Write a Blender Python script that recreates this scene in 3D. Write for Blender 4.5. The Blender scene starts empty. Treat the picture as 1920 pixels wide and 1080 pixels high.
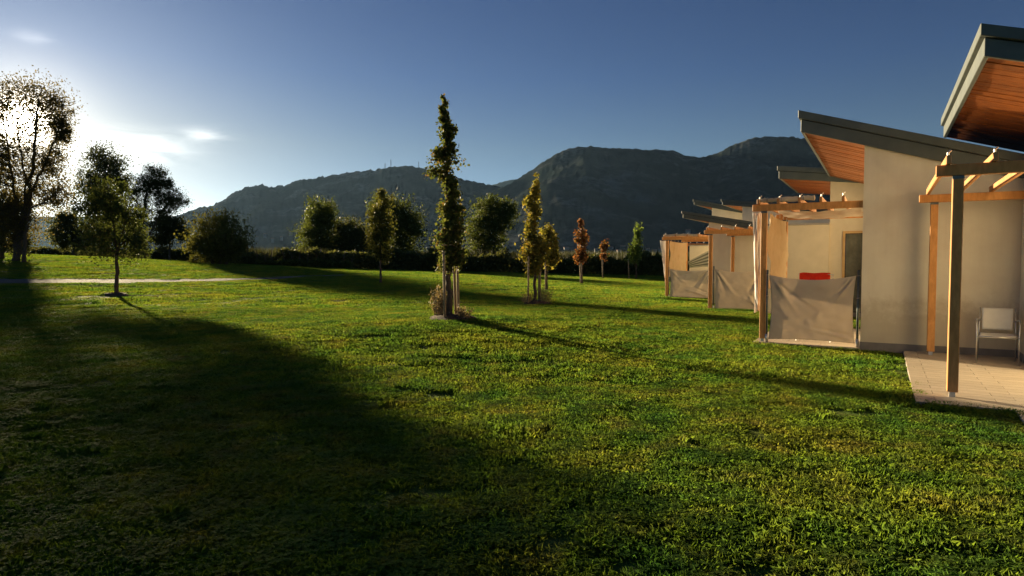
import bpy, bmesh, math, random
import numpy as np
from mathutils import Vector, Matrix

SC = bpy.context.scene
COL = SC.collection
R = math.radians

# ------------------------------------------------------------------ camera
CAM_H = 1.64
F = 1200.0                      # focal length in photo pixels (1920 wide)
PITCH = math.atan(50 / F)       # horizon sits 50 px above the centre
cd = bpy.data.cameras.new('camera')
cam = bpy.data.objects.new('camera', cd)
COL.objects.link(cam)
cd.sensor_width = 36.0
cd.lens = 36.0 * F / 1920.0
cd.clip_start = 0.05
cd.clip_end = 40000
cam.location = (0, 0, CAM_H)
cam.rotation_euler = (math.pi / 2 - PITCH, 0, 0)
SC.camera = cam
CP, SP = math.cos(PITCH), math.sin(PITCH)


def ray(px, py):
    a, b = (px - 960) / F, (540 - py) / F
    return Vector((a, CP + b * SP, -SP + b * CP))


def at(px, py, Y):
    d = ray(px, py)
    t = Y / d.y
    return Vector((d.x * t, Y, CAM_H + d.z * t))


# ------------------------------------------------------------------ sun + sky
SUN_DIR = ray(42, 226).normalized()
SUN_EL = math.asin(SUN_DIR.z)
SUN_AZ = math.atan2(SUN_DIR.x, SUN_DIR.y)      # from +Y towards +X

sl = bpy.data.lights.new('sun', 'SUN')
sun = bpy.data.objects.new('sun', sl)
COL.objects.link(sun)
sl.energy = 5.0
sl.angle = R(1.2)
sl.color = (1.0, 0.79, 0.48)
sun.rotation_euler = SUN_DIR.to_track_quat('Z', 'Y').to_euler()

W = bpy.data.worlds.new('World')
SC.world = W
W.use_nodes = True
nt = W.node_tree
nt.nodes.clear()


def wn(kind, **kw):
    n = nt.nodes.new(kind)
    for k, v in kw.items():
        setattr(n, k, v)
    return n


def wl(a, b):
    nt.links.new(a, b)


def wmath(op, a, b=None, c=None):
    n = wn('ShaderNodeMath', operation=op)
    for i, s in enumerate((a, b, c)):
        if s is None:
            continue
        if isinstance(s, (int, float)):
            n.inputs[i].default_value = s
        else:
            wl(s, n.inputs[i])
    return n.outputs[0]


sky = wn('ShaderNodeTexSky', sky_type='NISHITA')
sky.sun_disc = False
sky.sun_elevation = SUN_EL
sky.sun_rotation = SUN_AZ
sky.altitude = 1500
sky.air_density = 0.25
sky.dust_density = 0.3
sky.ozone_density = 1.6
tc = wn('ShaderNodeTexCoord')
dirv = tc.outputs['Generated']
dot = wn('ShaderNodeVectorMath', operation='DOT_PRODUCT')
wl(dirv, dot.inputs[0])
dot.inputs[1].default_value = SUN_DIR
dmax = wmath('MAXIMUM', dot.outputs['Value'], 0.0)
core = wmath('MULTIPLY', wmath('POWER', dmax, 6000.0), 25.0)
mid = wmath('MULTIPLY', wmath('POWER', dmax, 420.0), 0.17)
wide = wmath('MULTIPLY', wmath('POWER', dmax, 60.0), 0.012)
glow = wmath('ADD', wmath('ADD', core, mid), wide)
glowc = wn('ShaderNodeMixRGB', blend_type='MULTIPLY')
glowc.inputs[0].default_value = 1.0
glowc.inputs[1].default_value = (1.0, 0.88, 0.68, 1)
wl(glow, glowc.inputs[2])
# thin clouds, in azimuth / elevation of the sky itself
sep = wn('ShaderNodeSeparateXYZ')
wl(dirv, sep.inputs[0])
az = wmath('ARCTAN2', sep.outputs[0], sep.outputs[1])
el = wmath('ARCSINE', sep.outputs[2])
cmb = wn('ShaderNodeCombineXYZ')
wl(wmath('MULTIPLY', az, 9.0), cmb.inputs[0])
wl(wmath('MULTIPLY', el, 46.0), cmb.inputs[1])
cn = wn('ShaderNodeTexNoise')
cn.inputs['Scale'].default_value = 1.3
cn.inputs['Detail'].default_value = 7.0
cn.inputs['Roughness'].default_value = 0.55
cn.inputs['Distortion'].default_value = 0.5
wl(cmb.outputs[0], cn.inputs['Vector'])


def azel(px, py):
    d = ray(px, py).normalized()
    return math.atan2(d.x, d.y), math.asin(d.z)


mask = None
for px, py, hx, hy, amp in ((235, 274, 105, 27, 1.15), (388, 253, 42, 12, 0.75), (62, 70, 34, 12, 0.32), (120, 300, 130, 40, 0.6)):
    a0, e0 = azel(px, py)
    a1, _ = azel(px + hx, py)
    _, e1 = azel(px, py - hy)
    da = wmath('DIVIDE', wmath('SUBTRACT', az, a0), a1 - a0)
    de = wmath('DIVIDE', wmath('SUBTRACT', el, e0), e1 - e0)
    q = wmath('ADD', wmath('MULTIPLY', da, da), wmath('MULTIPLY', de, de))
    g = wmath('MULTIPLY', wmath('EXPONENT', wmath('MULTIPLY', q, -1.0)), amp)
    mask = g if mask is None else wmath('ADD', mask, g)
cl = wmath('MULTIPLY', mask, wmath('MULTIPLY_ADD', cn.outputs[0], 3.2, -0.95))
clamp = wn('ShaderNodeClamp')
wl(cl, clamp.inputs[0])
bgS = wn('ShaderNodeBackground')
bgS.inputs[1].default_value = 0.05
hs = wn('ShaderNodeHueSaturation')
hs.inputs['Saturation'].default_value = 1.0
wl(sky.outputs[0], hs.inputs['Color'])
# the lower sky is milkier, the upper sky deeper, the same all round
er = wn('ShaderNodeValToRGB')
for e_, (p_, c_) in zip([er.color_ramp.elements[0], er.color_ramp.elements[1]] + [er.color_ramp.elements.new(0.5) for _ in range(3)], ((0.0, (.98, .90, .61)), (1.0, (.42, .55, .74)), (.17, (.94, .88, .63)), (.27, (.71, .77, .75)), (.40, (.62, .71, .79)))):
    e_.position = p_
    e_.color = (*c_, 1)
wl(sep.outputs[2], er.inputs[0])
tint = wn('ShaderNodeMixRGB', blend_type='MULTIPLY')
tint.inputs[0].default_value = 1.0
wl(hs.outputs[0], tint.inputs[1])
wl(er.outputs[0], tint.inputs[2])
wl(tint.outputs[0], bgS.inputs[0])
bgG = wn('ShaderNodeBackground')
wl(glowc.outputs[0], bgG.inputs[0])
bgG.inputs[1].default_value = 1.0
bgC = wn('ShaderNodeBackground')
bgC.inputs[0].default_value = (1.0, 0.96, 0.84, 1)
wl(wmath('MULTIPLY', clamp.outputs[0], 0.22), bgC.inputs[1])
a1_ = wn('ShaderNodeAddShader')
a2_ = wn('ShaderNodeAddShader')
wl(bgS.outputs[0], a1_.inputs[0])
wl(bgG.outputs[0], a1_.inputs[1])
wl(a1_.outputs[0], a2_.inputs[0])
wl(bgC.outputs[0], a2_.inputs[1])
wo = wn('ShaderNodeOutputWorld')
wl(a2_.outputs[0], wo.inputs[0])

SC.view_settings.view_transform = 'Standard'
SC.view_settings.look = 'None'
SC.view_settings.gamma = 1.0
SC.view_settings.exposure = 1.75
SC.view_settings.use_curve_mapping = False
SC.render.engine = 'CYCLES'
SC.cycles.use_denoising = True
SC.cycles.max_bounces = 8
SC.cycles.transparent_max_bounces = 8
SC.cycles.sample_clamp_indirect = 6.0
SC.cycles.volume_bounces = 0

# ------------------------------------------------------------------ helpers
RNG = np.random.default_rng(7)


def tag(o, label=None, cat=None, group=None, kind=None):
    if label:
        o['label'] = label
    if cat:
        o['category'] = cat
    if group:
        o['group'] = group
    if kind:
        o['kind'] = kind
    return o


def empty(name, loc=(0, 0, 0), rz=0.0):
    o = bpy.data.objects.new(name, None)
    o.empty_display_size = 0.2
    COL.objects.link(o)
    o.location = loc
    o.rotation_euler = (0, 0, rz)
    return o


def link(name, me, mat=None, parent=None, smooth=False):
    if mat is not None and not me.materials:
        me.materials.append(mat)
    if smooth:
        me.polygons.foreach_set('use_smooth', [True] * len(me.polygons))
    o = bpy.data.objects.new(name, me)
    COL.objects.link(o)
    if parent is not None:
        o.parent = parent
    return o


class MB:
    def __init__(s):
        s.v, s.f = [], []

    def add(s, vs, fs):
        n = len(s.v)
        s.v += [tuple(p) for p in vs]
        s.f += [tuple(n + i for i in f) for f in fs]
        return s

    def box(s, x0, x1, y0, y1, z0, z1):
        vs = [(x, y, z) for z in (z0, z1) for y in (y0, y1) for x in (x0, x1)]
        return s.add(vs, [(0, 2, 3, 1), (4, 5, 7, 6), (0, 1, 5, 4), (2, 6, 7, 3), (0, 4, 6, 2), (1, 3, 7, 5)])

    def hexa(s, b, t):
        """b, t: four bottom and four top points, counter-clockwise from above"""
        return s.add(list(b) + list(t), [(3, 2, 1, 0), (4, 5, 6, 7), (0, 1, 5, 4), (1, 2, 6, 5), (2, 3, 7, 6), (3, 0, 4, 7)])

    def bar(s, p, q, w, h, up=(0, 0, 1)):
        p, q = Vector(p), Vector(q)
        d = (q - p).normalized()
        side = d.cross(Vector(up)).normalized() * w / 2
        u = side.cross(d).normalized() * h / 2
        vs = [p - side - u, p + side - u, p + side + u, p - side + u, q - side - u, q + side - u, q + side + u, q - side + u]
        return s.add(vs, [(0, 1, 2, 3), (7, 6, 5, 4), (0, 4, 5, 1), (1, 5, 6, 2), (2, 6, 7, 3), (3, 7, 4, 0)])

    def tube(s, pts, rad, n=6, cap=True):
        pts = [Vector(p) for p in pts]
        if not hasattr(rad, '__len__'):
            rad = [rad] * len(pts)
        base = len(s.v)
        prev = None
        for i, p in enumerate(pts):
            d = (pts[min(i + 1, len(pts) - 1)] - pts[max(i - 1, 0)])
            if d.length < 1e-9:
                d = Vector((0, 0, 1))
            d.normalize()
            a = prev if prev is not None else (Vector((1, 0, 0)) if abs(d.x) < 0.8 else Vector((0, 1, 0)))
            a = (a - d * a.dot(d)).normalized()
            prev = a
            b = d.cross(a)
            for k in range(n):
                t = 2 * math.pi * k / n
                s.v.append(tuple(p + (a * math.cos(t) + b * math.sin(t)) * rad[i]))
        for i in range(len(pts) - 1):
            for k in range(n):
                s.f.append((base + i * n + k, base + i * n + (k + 1) % n, base + (i + 1) * n + (k + 1) % n, base + (i + 1) * n + k))
        if cap:
            s.f.append(tuple(base + k for k in range(n))[::-1])
            s.f.append(tuple(base + (len(pts) - 1) * n + k for k in range(n)))
        return s

    def mesh(s, name):
        me = bpy.data.meshes.new(name)
        me.from_pydata(s.v, [], s.f)
        me.validate()
        me.update()
        return me

    def build(s, name, mat, parent=None, smooth=False, bevel=0.0):
        o = link(name, s.mesh(name), mat, parent, smooth)
        if bevel:
            m = o.modifiers.new('bevel', 'BEVEL')
            m.width = bevel
            m.segments = 1
            m.limit_method = 'ANGLE'
        return o


def np_mesh(name, verts, faces, mat):
    """faces: (n, k) array of k-gons"""
    me = bpy.data.meshes.new(name)
    n, k = faces.shape
    me.vertices.add(len(verts))
    me.vertices.foreach_set('co', np.ascontiguousarray(verts, dtype=np.float32).ravel())
    me.loops.add(n * k)
    me.loops.foreach_set('vertex_index', np.ascontiguousarray(faces, dtype=np.int32).ravel())
    me.polygons.add(n)
    me.polygons.foreach_set('loop_start', np.arange(0, n * k, k, dtype=np.int32))
    me.polygons.foreach_set('loop_total', np.full(n, k, dtype=np.int32))
    me.update(calc_edges=True)
    me.materials.append(mat)
    return me


def vnoise(x, y, seed=0):
    x = np.asarray(x, float)
    y = np.asarray(y, float)
    xi, yi = np.floor(x).astype(np.int64), np.floor(y).astype(np.int64)
    fx, fy = x - xi, y - yi

    def h(a, b):
        n = (a * 374761393 + b * 668265263 + seed * 974634777) & 0xffffffff
        n = ((n ^ (n >> 13)) * 1274126177) & 0xffffffff
        return ((n ^ (n >> 16)) & 0xffff) / 65535.0
    ux, uy = fx * fx * (3 - 2 * fx), fy * fy * (3 - 2 * fy)
    return (h(xi, yi) * (1 - ux) + h(xi + 1, yi) * ux) * (1 - uy) + (h(xi, yi + 1) * (1 - ux) + h(xi + 1, yi + 1) * ux) * uy - 0.5


def fbm(x, y, seed=0, octs=4, gain=0.5):
    s, a, f = 0.0, 1.0, 1.0
    for o in range(octs):
        s = s + a * vnoise(np.asarray(x) * f + 17.3 * o, np.asarray(y) * f - 9.1 * o, seed + o)
        a *= gain
        f *= 2.03
    return s


# ------------------------------------------------------------------ materials
def new_mat(name):
    m = bpy.data.materials.new(name)
    m.use_nodes = True
    n = m.node_tree
    n.nodes.clear()
    out = n.nodes.new('ShaderNodeOutputMaterial')
    return m, n, out


def noise_node(n, scale, detail=4, rough=0.55, coord='Object', stretch=None, dist=0.0):
    t = n.nodes.new('ShaderNodeTexCoord')
    src = t.outputs[coord] if coord != 'World' else None
    if coord == 'World':
        g = n.nodes.new('ShaderNodeNewGeometry')
        src = g.outputs['Position']
    if stretch:
        mp = n.nodes.new('ShaderNodeMapping')
        mp.inputs['Scale'].default_value = stretch
        n.links.new(src, mp.inputs[0])
        src = mp.outputs[0]
    x = n.nodes.new('ShaderNodeTexNoise')
    x.inputs['Scale'].default_value = scale
    x.inputs['Detail'].default_value = detail
    x.inputs['Roughness'].default_value = rough
    x.inputs['Distortion'].default_value = dist
    n.links.new(src, x.inputs['Vector'])
    return x.outputs[0]


def ramp(n, fac, stops):
    r = n.nodes.new('ShaderNodeValToRGB')
    while len(r.color_ramp.elements) < len(stops):
        r.color_ramp.elements.new(0.5)
    for e, (p, c) in zip(r.color_ramp.elements, stops):
        e.position = p
        e.color = (*c, 1)
    n.links.new(fac, r.inputs[0])
    return r.outputs[0]


def mix(n, fac, a, b, mode='MIX'):
    m = n.nodes.new('ShaderNodeMixRGB')
    m.blend_type = mode
    for i, s in enumerate((fac, a, b)):
        if isinstance(s, (int, float)):
            m.inputs[i].default_value = s
        elif isinstance(s, tuple):
            m.inputs[i].default_value = (*s, 1)
        else:
            n.links.new(s, m.inputs[i])
    return m.outputs[0]


def surf(name, c0, c1, scale=6, rough=0.7, bump=0.0, bscale=60, stretch=None, coord='Object', metal=0.0, spec=0.3, lo=0.35, hi=0.65, trans=0.0, transc=None, islands=0.0):
    m, n, out = new_mat(name)
    f = noise_node(n, scale, 5, 0.6, coord, stretch)
    col = ramp(n, f, [(lo, c0), (hi, c1)])
    if islands:
        g = n.nodes.new('ShaderNodeObjectInfo')
        v = n.nodes.new('ShaderNodeMapRange')
        v.inputs['To Min'].default_value = 1 - islands
        v.inputs['To Max'].default_value = 1 + islands
        n.links.new(g.outputs['Random'], v.inputs[0])
        hsv = n.nodes.new('ShaderNodeHueSaturation')
        n.links.new(v.outputs[0], hsv.inputs['Value'])
        n.links.new(col, hsv.inputs['Color'])
        col = hsv.outputs[0]
    p = n.nodes.new('ShaderNodeBsdfPrincipled')
    n.links.new(col, p.inputs['Base Color'])
    p.inputs['Roughness'].default_value = rough
    p.inputs['Metallic'].default_value = metal
    p.inputs['Specular IOR Level'].default_value = spec
    if bump:
        b = n.nodes.new('ShaderNodeBump')
        b.inputs['Strength'].default_value = bump
        b.inputs['Distance'].default_value = 0.02
        n.links.new(noise_node(n, bscale, 4, 0.6, coord, stretch), b.inputs['Height'])
        n.links.new(b.outputs[0], p.inputs['Normal'])
    last = p.outputs[0]
    if trans:
        t = n.nodes.new('ShaderNodeBsdfTranslucent')
        if transc:
            t.inputs[0].default_value = (*transc, 1)
        else:
            n.links.new(col, t.inputs[0])
        mx = n.nodes.new('ShaderNodeMixShader')
        mx.inputs[0].default_value = trans
        n.links.new(last, mx.inputs[1])
        n.links.new(t.outputs[0], mx.inputs[2])
        last = mx.outputs[0]
    n.links.new(last, out.inputs[0])
    return m


def leaf_mat(name, ca, cb, ta, tb, trans=0.45, cc=None, tcc=None):
    """ca..cb reflectance range, ta..tb transmitted colour range, per leaf"""
    m, n, out = new_mat(name)
    g = n.nodes.new('ShaderNodeNewGeometry')
    rnd = g.outputs['Random Per Island']
    st = [(0.0, ca), (0.75, cb)] + ([(1.0, cc)] if cc else [])
    tt = [(0.0, ta), (0.75, tb)] + ([(1.0, tcc)] if cc else [])
    d = n.nodes.new('ShaderNodeBsdfPrincipled')
    d.inputs['Roughness'].default_value = 0.6
    d.inputs['Specular IOR Level'].default_value = 0.12
    n.links.new(ramp(n, rnd, st), d.inputs['Base Color'])
    t = n.nodes.new('ShaderNodeBsdfTranslucent')
    n.links.new(ramp(n, rnd, tt), t.inputs[0])
    mx = n.nodes.new('ShaderNodeMixShader')
    mx.inputs[0].default_value = trans
    n.links.new(d.outputs[0], mx.inputs[1])
    n.links.new(t.outputs[0], mx.inputs[2])
    n.links.new(mx.outputs[0], out.inputs[0])
    return m


M = {}
M['plaster'] = surf('plaster', (0.71, 0.64, 0.51), (0.78, 0.72, 0.58), 1.7, 0.85, 0.25, 90, spec=0.2)


def weather(m, base):
    """splash dirt above the plinth and faint run marks on the render"""
    n = m.node_tree
    p = next(x for x in n.nodes if x.type == 'BSDF_PRINCIPLED')
    src = p.inputs['Base Color'].links[0].from_socket
    t = n.nodes.new('ShaderNodeTexCoord')
    sp = n.nodes.new('ShaderNodeSeparateXYZ')
    n.links.new(t.outputs['Object'], sp.inputs[0])
    ns = noise_node(n, 3.0, 5, 0.7, 'Object')
    ad = n.nodes.new('ShaderNodeMath')
    ad.operation = 'MULTIPLY_ADD'
    n.links.new(ns, ad.inputs[0])
    ad.inputs[1].default_value = -1.3
    n.links.new(sp.outputs[2], ad.inputs[2])
    dirt = ramp(n, ad.outputs[0], [(0.0, (.78, .74, .68)), (0.35, (1, 1, 1))])
    c = mix(n, 1.0, src, dirt, 'MULTIPLY')
    runs = ramp(n, noise_node(n, 1.0, 5, 0.65, 'Object', (7, 7, .5)), [(0.36, (.965, .96, .95)), (0.56, (1, 1, 1))])
    c = mix(n, 1.0, c, runs, 'MULTIPLY')
    n.links.new(c, p.inputs['Base Color'])


weather(M['plaster'], None)
M['plaster_warm'] = surf('plaster_warm', (0.62, 0.53, 0.38), (0.70, 0.60, 0.44), 2.0, 0.85, 0.25, 90, spec=0.2)
M['plinth'] = surf('plinth', (0.17, 0.155, 0.145), (0.22, 0.20, 0.185), 5, 0.8, 0.2, 120)
M['fascia'] = surf('fascia', (0.075, 0.088, 0.082), (0.10, 0.115, 0.104), 3, 0.5, 0.05, 30, metal=0.1, spec=0.4)
M['roofing'] = surf('roofing', (0.13, 0.15, 0.14), (0.18, 0.20, 0.18), 4, 0.5, 0.05, 30, metal=0.3)
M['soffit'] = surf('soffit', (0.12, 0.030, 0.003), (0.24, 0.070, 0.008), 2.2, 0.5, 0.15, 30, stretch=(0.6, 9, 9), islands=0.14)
M['timber'] = surf('timber', (0.50, 0.225, 0.065), (0.66, 0.315, 0.10), 3.0, 0.6, 0.06, 10, stretch=(7, 7, 2), islands=0.12)
M['rafter'] = surf('rafter', (0.38, 0.17, 0.06), (0.52, 0.25, 0.095), 3.0, 0.6, 0.08, 20, islands=0.12)
M['steel'] = surf('steel', (0.5, 0.5, 0.5), (0.62, 0.62, 0.6), 6, 0.32, 0, metal=0.9)
M['pole'] = surf('pole', (0.10, 0.12, 0.12), (0.16, 0.18, 0.17), 6, 0.4, 0.1, 40, metal=0.5)
M['tile'] = surf('tile', (0.36, 0.30, 0.22), (0.46, 0.39, 0.30), 3, 0.6, 0.15, 60, stretch=(1, 8, 1), islands=0.07)
M['concrete'] = surf('concrete', (0.30, 0.27, 0.24), (0.40, 0.36, 0.31), 5, 0.85, 0.3, 80)
M['cloth'] = surf('cloth', (0.64, 0.58, 0.49), (0.71, 0.65, 0.56), 3, 0.9, 0.05, 300, trans=0.42, transc=(0.54, 0.46, 0.36))
M['curtain'] = surf('curtain', (0.56, 0.45, 0.30), (0.64, 0.52, 0.36), 3, 0.9, 0.15, 300, trans=0.4, transc=(0.38, 0.26, 0.13))
M['canvas'] = surf('canvas', (0.50, 0.42, 0.33), (0.60, 0.52, 0.42), 3, 0.9, 0.2, 200, trans=0.35)
M['white_cloth'] = surf('white_cloth', (0.70, 0.68, 0.64), (0.80, 0.78, 0.74), 3, 0.9, 0.1, 200, trans=0.3)
M['grey_cloth'] = surf('grey_cloth', (0.22, 0.21, 0.20), (0.28, 0.27, 0.26), 3, 0.9, 0.1, 200)
M['red_cloth'] = surf('red_cloth', (0.55, 0.035, 0.02), (0.66, 0.06, 0.03), 5, 0.9, 0.2, 200, trans=0.4, transc=(0.75, 0.05, 0.02))
M['chair_white'] = surf('chair_white', (0.74, 0.72, 0.66), (0.80, 0.78, 0.72), 6, 0.45, 0, trans=0.15)
M['glass'] = surf('glass', (0.02, 0.022, 0.02), (0.03, 0.032, 0.03), 2, 0.08, 0, spec=0.7)
M['drape'] = surf('drape', (0.10, 0.10, 0.075), (0.16, 0.155, 0.12), 4, 0.85, 0)
M['frame_warm'] = surf('frame_warm', (0.50, 0.30, 0.12), (0.60, 0.38, 0.16), 4, 0.5, 0.1, 40)
M['bark'] = surf('bark', (0.045, 0.032, 0.024), (0.10, 0.075, 0.055), 12, 0.9, 0.6, 30, stretch=(4, 4, 1))
M['bark_red'] = surf('bark_red', (0.09, 0.045, 0.032), (0.15, 0.08, 0.055), 12, 0.9, 0.6, 30, stretch=(4, 4, 1))
M['stake'] = surf('stake', (0.26, 0.19, 0.115), (0.36, 0.27, 0.165), 10, 0.85, 0.4, 40, stretch=(5, 5, 1))
M['mulch'] = surf('mulch', (0.045, 0.030, 0.020), (0.10, 0.065, 0.042), 20, 0.95, 0.9, 40)
M['mast'] = surf('mast', (0.10, 0.10, 0.11), (0.14, 0.14, 0.15), 1, 0.6)
M['village_wall'] = surf('village_wall', (0.15, 0.15, 0.15), (0.22, 0.215, 0.21), 0.05, 0.9, coord='World', islands=0.2)
M['village_roof'] = surf('village_roof', (0.16, 0.08, 0.06), (0.22, 0.12, 0.09), 0.05, 0.9, coord='World')
M['village_pane'] = surf('village_pane', (0.03, 0.035, 0.04), (0.05, 0.05, 0.06), 1, 0.3)
M['leaf_dark'] = leaf_mat('leaf_dark', (0.022, 0.030, 0.012), (0.045, 0.058, 0.022), (0.06, 0.075, 0.02), (0.11, 0.12, 0.03), 0.35)
M['leaf_front'] = leaf_mat('leaf_front', (0.028, 0.045, 0.014), (0.055, 0.075, 0.022), (0.06, 0.085, 0.014), (0.11, 0.125, 0.022), 0.42)
M['leaf_glow'] = leaf_mat('leaf_glow', (0.03, 0.034, 0.014), (0.055, 0.058, 0.022), (0.11, 0.10, 0.028), (0.20, 0.155, 0.045), 0.5)
M['leaf_mid'] = leaf_mat('leaf_mid', (0.030, 0.050, 0.014), (0.055, 0.080, 0.022), (0.075, 0.105, 0.016), (0.13, 0.15, 0.024), 0.42)
M['leaf_gold'] = leaf_mat('leaf_gold', (0.040, 0.058, 0.015), (0.075, 0.088, 0.022), (0.11, 0.12, 0.016), (0.17, 0.155, 0.025), 0.45)
M['leaf_oak'] = leaf_mat('leaf_oak', (0.040, 0.062, 0.018), (0.070, 0.092, 0.026), (0.085, 0.115, 0.018), (0.15, 0.155, 0.026), 0.45, (0.11, 0.085, 0.03), (0.19, 0.12, 0.03))
M['leaf_yellow'] = leaf_mat('leaf_yellow', (0.07, 0.085, 0.022), (0.13, 0.13, 0.03), (0.189, 0.189, 0.021), (0.294, 0.238, 0.0315), 0.5, (0.17, 0.13, 0.035), (0.315, 0.196, 0.028))
M['leaf_red'] = leaf_mat('leaf_red', (0.11, 0.045, 0.024), (0.17, 0.08, 0.032), (0.21, 0.07, 0.022), (0.28, 0.12, 0.03), 0.5, (0.09, 0.10, 0.028), (0.18, 0.16, 0.03))
M['leaf_green'] = leaf_mat('leaf_green', (0.045, 0.085, 0.022), (0.08, 0.12, 0.03), (0.14, 0.24, 0.03), (0.24, 0.30, 0.05), 0.45)
M['leaf_hedge'] = leaf_mat('leaf_hedge', (0.030, 0.044, 0.016), (0.062, 0.080, 0.026), (0.07, 0.09, 0.02), (0.15, 0.15, 0.035), 0.36)
M['reed'] = leaf_mat('reed', (0.026, 0.034, 0.014), (0.05, 0.055, 0.022), (0.035, 0.042, 0.01), (0.06, 0.06, 0.018), 0.35)
M['weed'] = leaf_mat('weed', (0.10, 0.085, 0.045), (0.20, 0.16, 0.09), (0.20, 0.16, 0.06), (0.34, 0.25, 0.10), 0.4)


def lawn_colors(n, dry=0.5):
    """big soft patches of deep green, yellow green and dry straw, by place on the lawn"""
    f1 = noise_node(n, 0.55, 4, 0.6, 'World')
    f2 = noise_node(n, 2.3, 4, 0.6, 'World')
    a = ramp(n, f1, [(0.40, (0.050, 0.120, 0.026)), (0.50, (0.105, 0.170, 0.027)), (0.61, (0.175, 0.185, 0.032))])
    b = ramp(n, f2, [(0.38, (0.050, 0.120, 0.028)), (0.52, (0.115, 0.175, 0.030)), (0.68, (0.20, 0.175, 0.055))])
    return mix(n, 0.5, a, b)


def grass_mat():
    m, n, out = new_mat('grass_blade')
    g = n.nodes.new('ShaderNodeNewGeometry')
    col = lawn_colors(n)
    hsv = n.nodes.new('ShaderNodeHueSaturation')
    v = n.nodes.new('ShaderNodeMapRange')
    v.inputs['To Min'].default_value = 0.7
    v.inputs['To Max'].default_value = 1.3
    n.links.new(g.outputs['Random Per Island'], v.inputs[0])
    n.links.new(v.outputs[0], hsv.inputs['Value'])
    n.links.new(col, hsv.inputs['Color'])
    d = n.nodes.new('ShaderNodeBsdfPrincipled')
    d.inputs['Roughness'].default_value = 0.7
    d.inputs['Specular IOR Level'].default_value = 0.02
    n.links.new(hsv.outputs[0], d.inputs['Base Color'])
    t = n.nodes.new('ShaderNodeBsdfTranslucent')
    tcol = mix(n, 1.0, hsv.outputs[0], (2.2, 2.1, 1.0), 'MULTIPLY')
    n.links.new(tcol, t.inputs[0])
    mx = n.nodes.new('ShaderNodeMixShader')
    mx.inputs[0].default_value = 0.45
    n.links.new(d.outputs[0], mx.inputs[1])
    n.links.new(t.outputs[0], mx.inputs[2])
    n.links.new(mx.outputs[0], out.inputs[0])
    return m


def ground_mat():
    m, n, out = new_mat('lawn_ground')
    g = lawn_colors(n)
    s = noise_node(n, 1.1, 5, 0.65, 'World')
    soil = ramp(n, s, [(0.60, (0, 0, 0)), (0.70, (1, 1, 1))])
    c = mix(n, soil, g, (0.115, 0.080, 0.048))
    fine = noise_node(n, 38, 3, 0.7, 'World')
    c = mix(n, 1.0, c, ramp(n, fine, [(0.3, (0.45, 0.45, 0.45)), (0.7, (1.15, 1.15, 1.15))]), 'MULTIPLY')
    p = n.nodes.new('ShaderNodeBsdfPrincipled')
    p.inputs['Roughness'].default_value = 0.95
    p.inputs['Specular IOR Level'].default_value = 0.05
    n.links.new(c, p.inputs['Base Color'])
    b = n.nodes.new('ShaderNodeBump')
    b.inputs['Strength'].default_value = 1.0
    b.inputs['Distance'].default_value = 0.06
    n.links.new(noise_node(n, 22, 4, 0.7, 'World'), b.inputs['Height'])
    n.links.new(b.outputs[0], p.inputs['Normal'])
    n.links.new(p.outputs[0], out.inputs[0])
    return m


def hill_mat(name, fa, fb, rock, lo, hi):
    m, n, out = new_mat(name)
    f = noise_node(n, 0.014, 8, 0.65, 'World')
    forest = ramp(n, f, [(0.35, fa), (0.65, fb)])
    r1 = noise_node(n, 0.0042, 6, 0.62, 'World', dist=0.7)
    r2 = noise_node(n, 0.03, 5, 0.7, 'World')
    rm = ramp(n, r1, [(lo, (0, 0, 0)), (hi, (1, 1, 1))])
    rm2 = ramp(n, r2, [(0.42, (0, 0, 0)), (0.6, (1, 1, 1))])
    c = mix(n, mix(n, 1.0, rm, rm2, 'MULTIPLY'), forest, rock)
    p = n.nodes.new('ShaderNodeBsdfPrincipled')
    p.inputs['Roughness'].default_value = 1.0
    p.inputs['Specular IOR Level'].default_value = 0.0
    n.links.new(c, p.inputs['Base Color'])
    b = n.nodes.new('ShaderNodeBump')
    b.inputs['Strength'].default_value = 0.5
    b.inputs['Distance'].default_value = 8
    n.links.new(noise_node(n, 0.05, 5, 0.7, 'World'), b.inputs['Height'])
    n.links.new(b.outputs[0], p.inputs['Normal'])
    n.links.new(p.outputs[0], out.inputs[0])
    return m


M['grass'] = grass_mat()
M['ground'] = ground_mat()
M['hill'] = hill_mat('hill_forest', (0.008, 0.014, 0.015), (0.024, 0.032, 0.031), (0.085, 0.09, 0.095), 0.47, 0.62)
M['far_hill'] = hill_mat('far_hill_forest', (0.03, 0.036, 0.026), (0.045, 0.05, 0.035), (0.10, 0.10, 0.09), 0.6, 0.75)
M['gravel'] = surf('gravel', (0.05, 0.052, 0.056), (0.10, 0.102, 0.105), 60, 0.95, 1.0, 90, coord='World')

# ------------------------------------------------------------------ terrain
_zr = np.array([-2.5, -0.80, -0.633, -0.467, -0.30, -0.175, 0.033, 0.242, 0.8, 3.0])
_zz = np.array([2.5, 2.35, 2.0, 1.48, 1.03, 0.80, 0.50, 0.22, 0.05, 0.0])
CREST = 58.0


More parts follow.
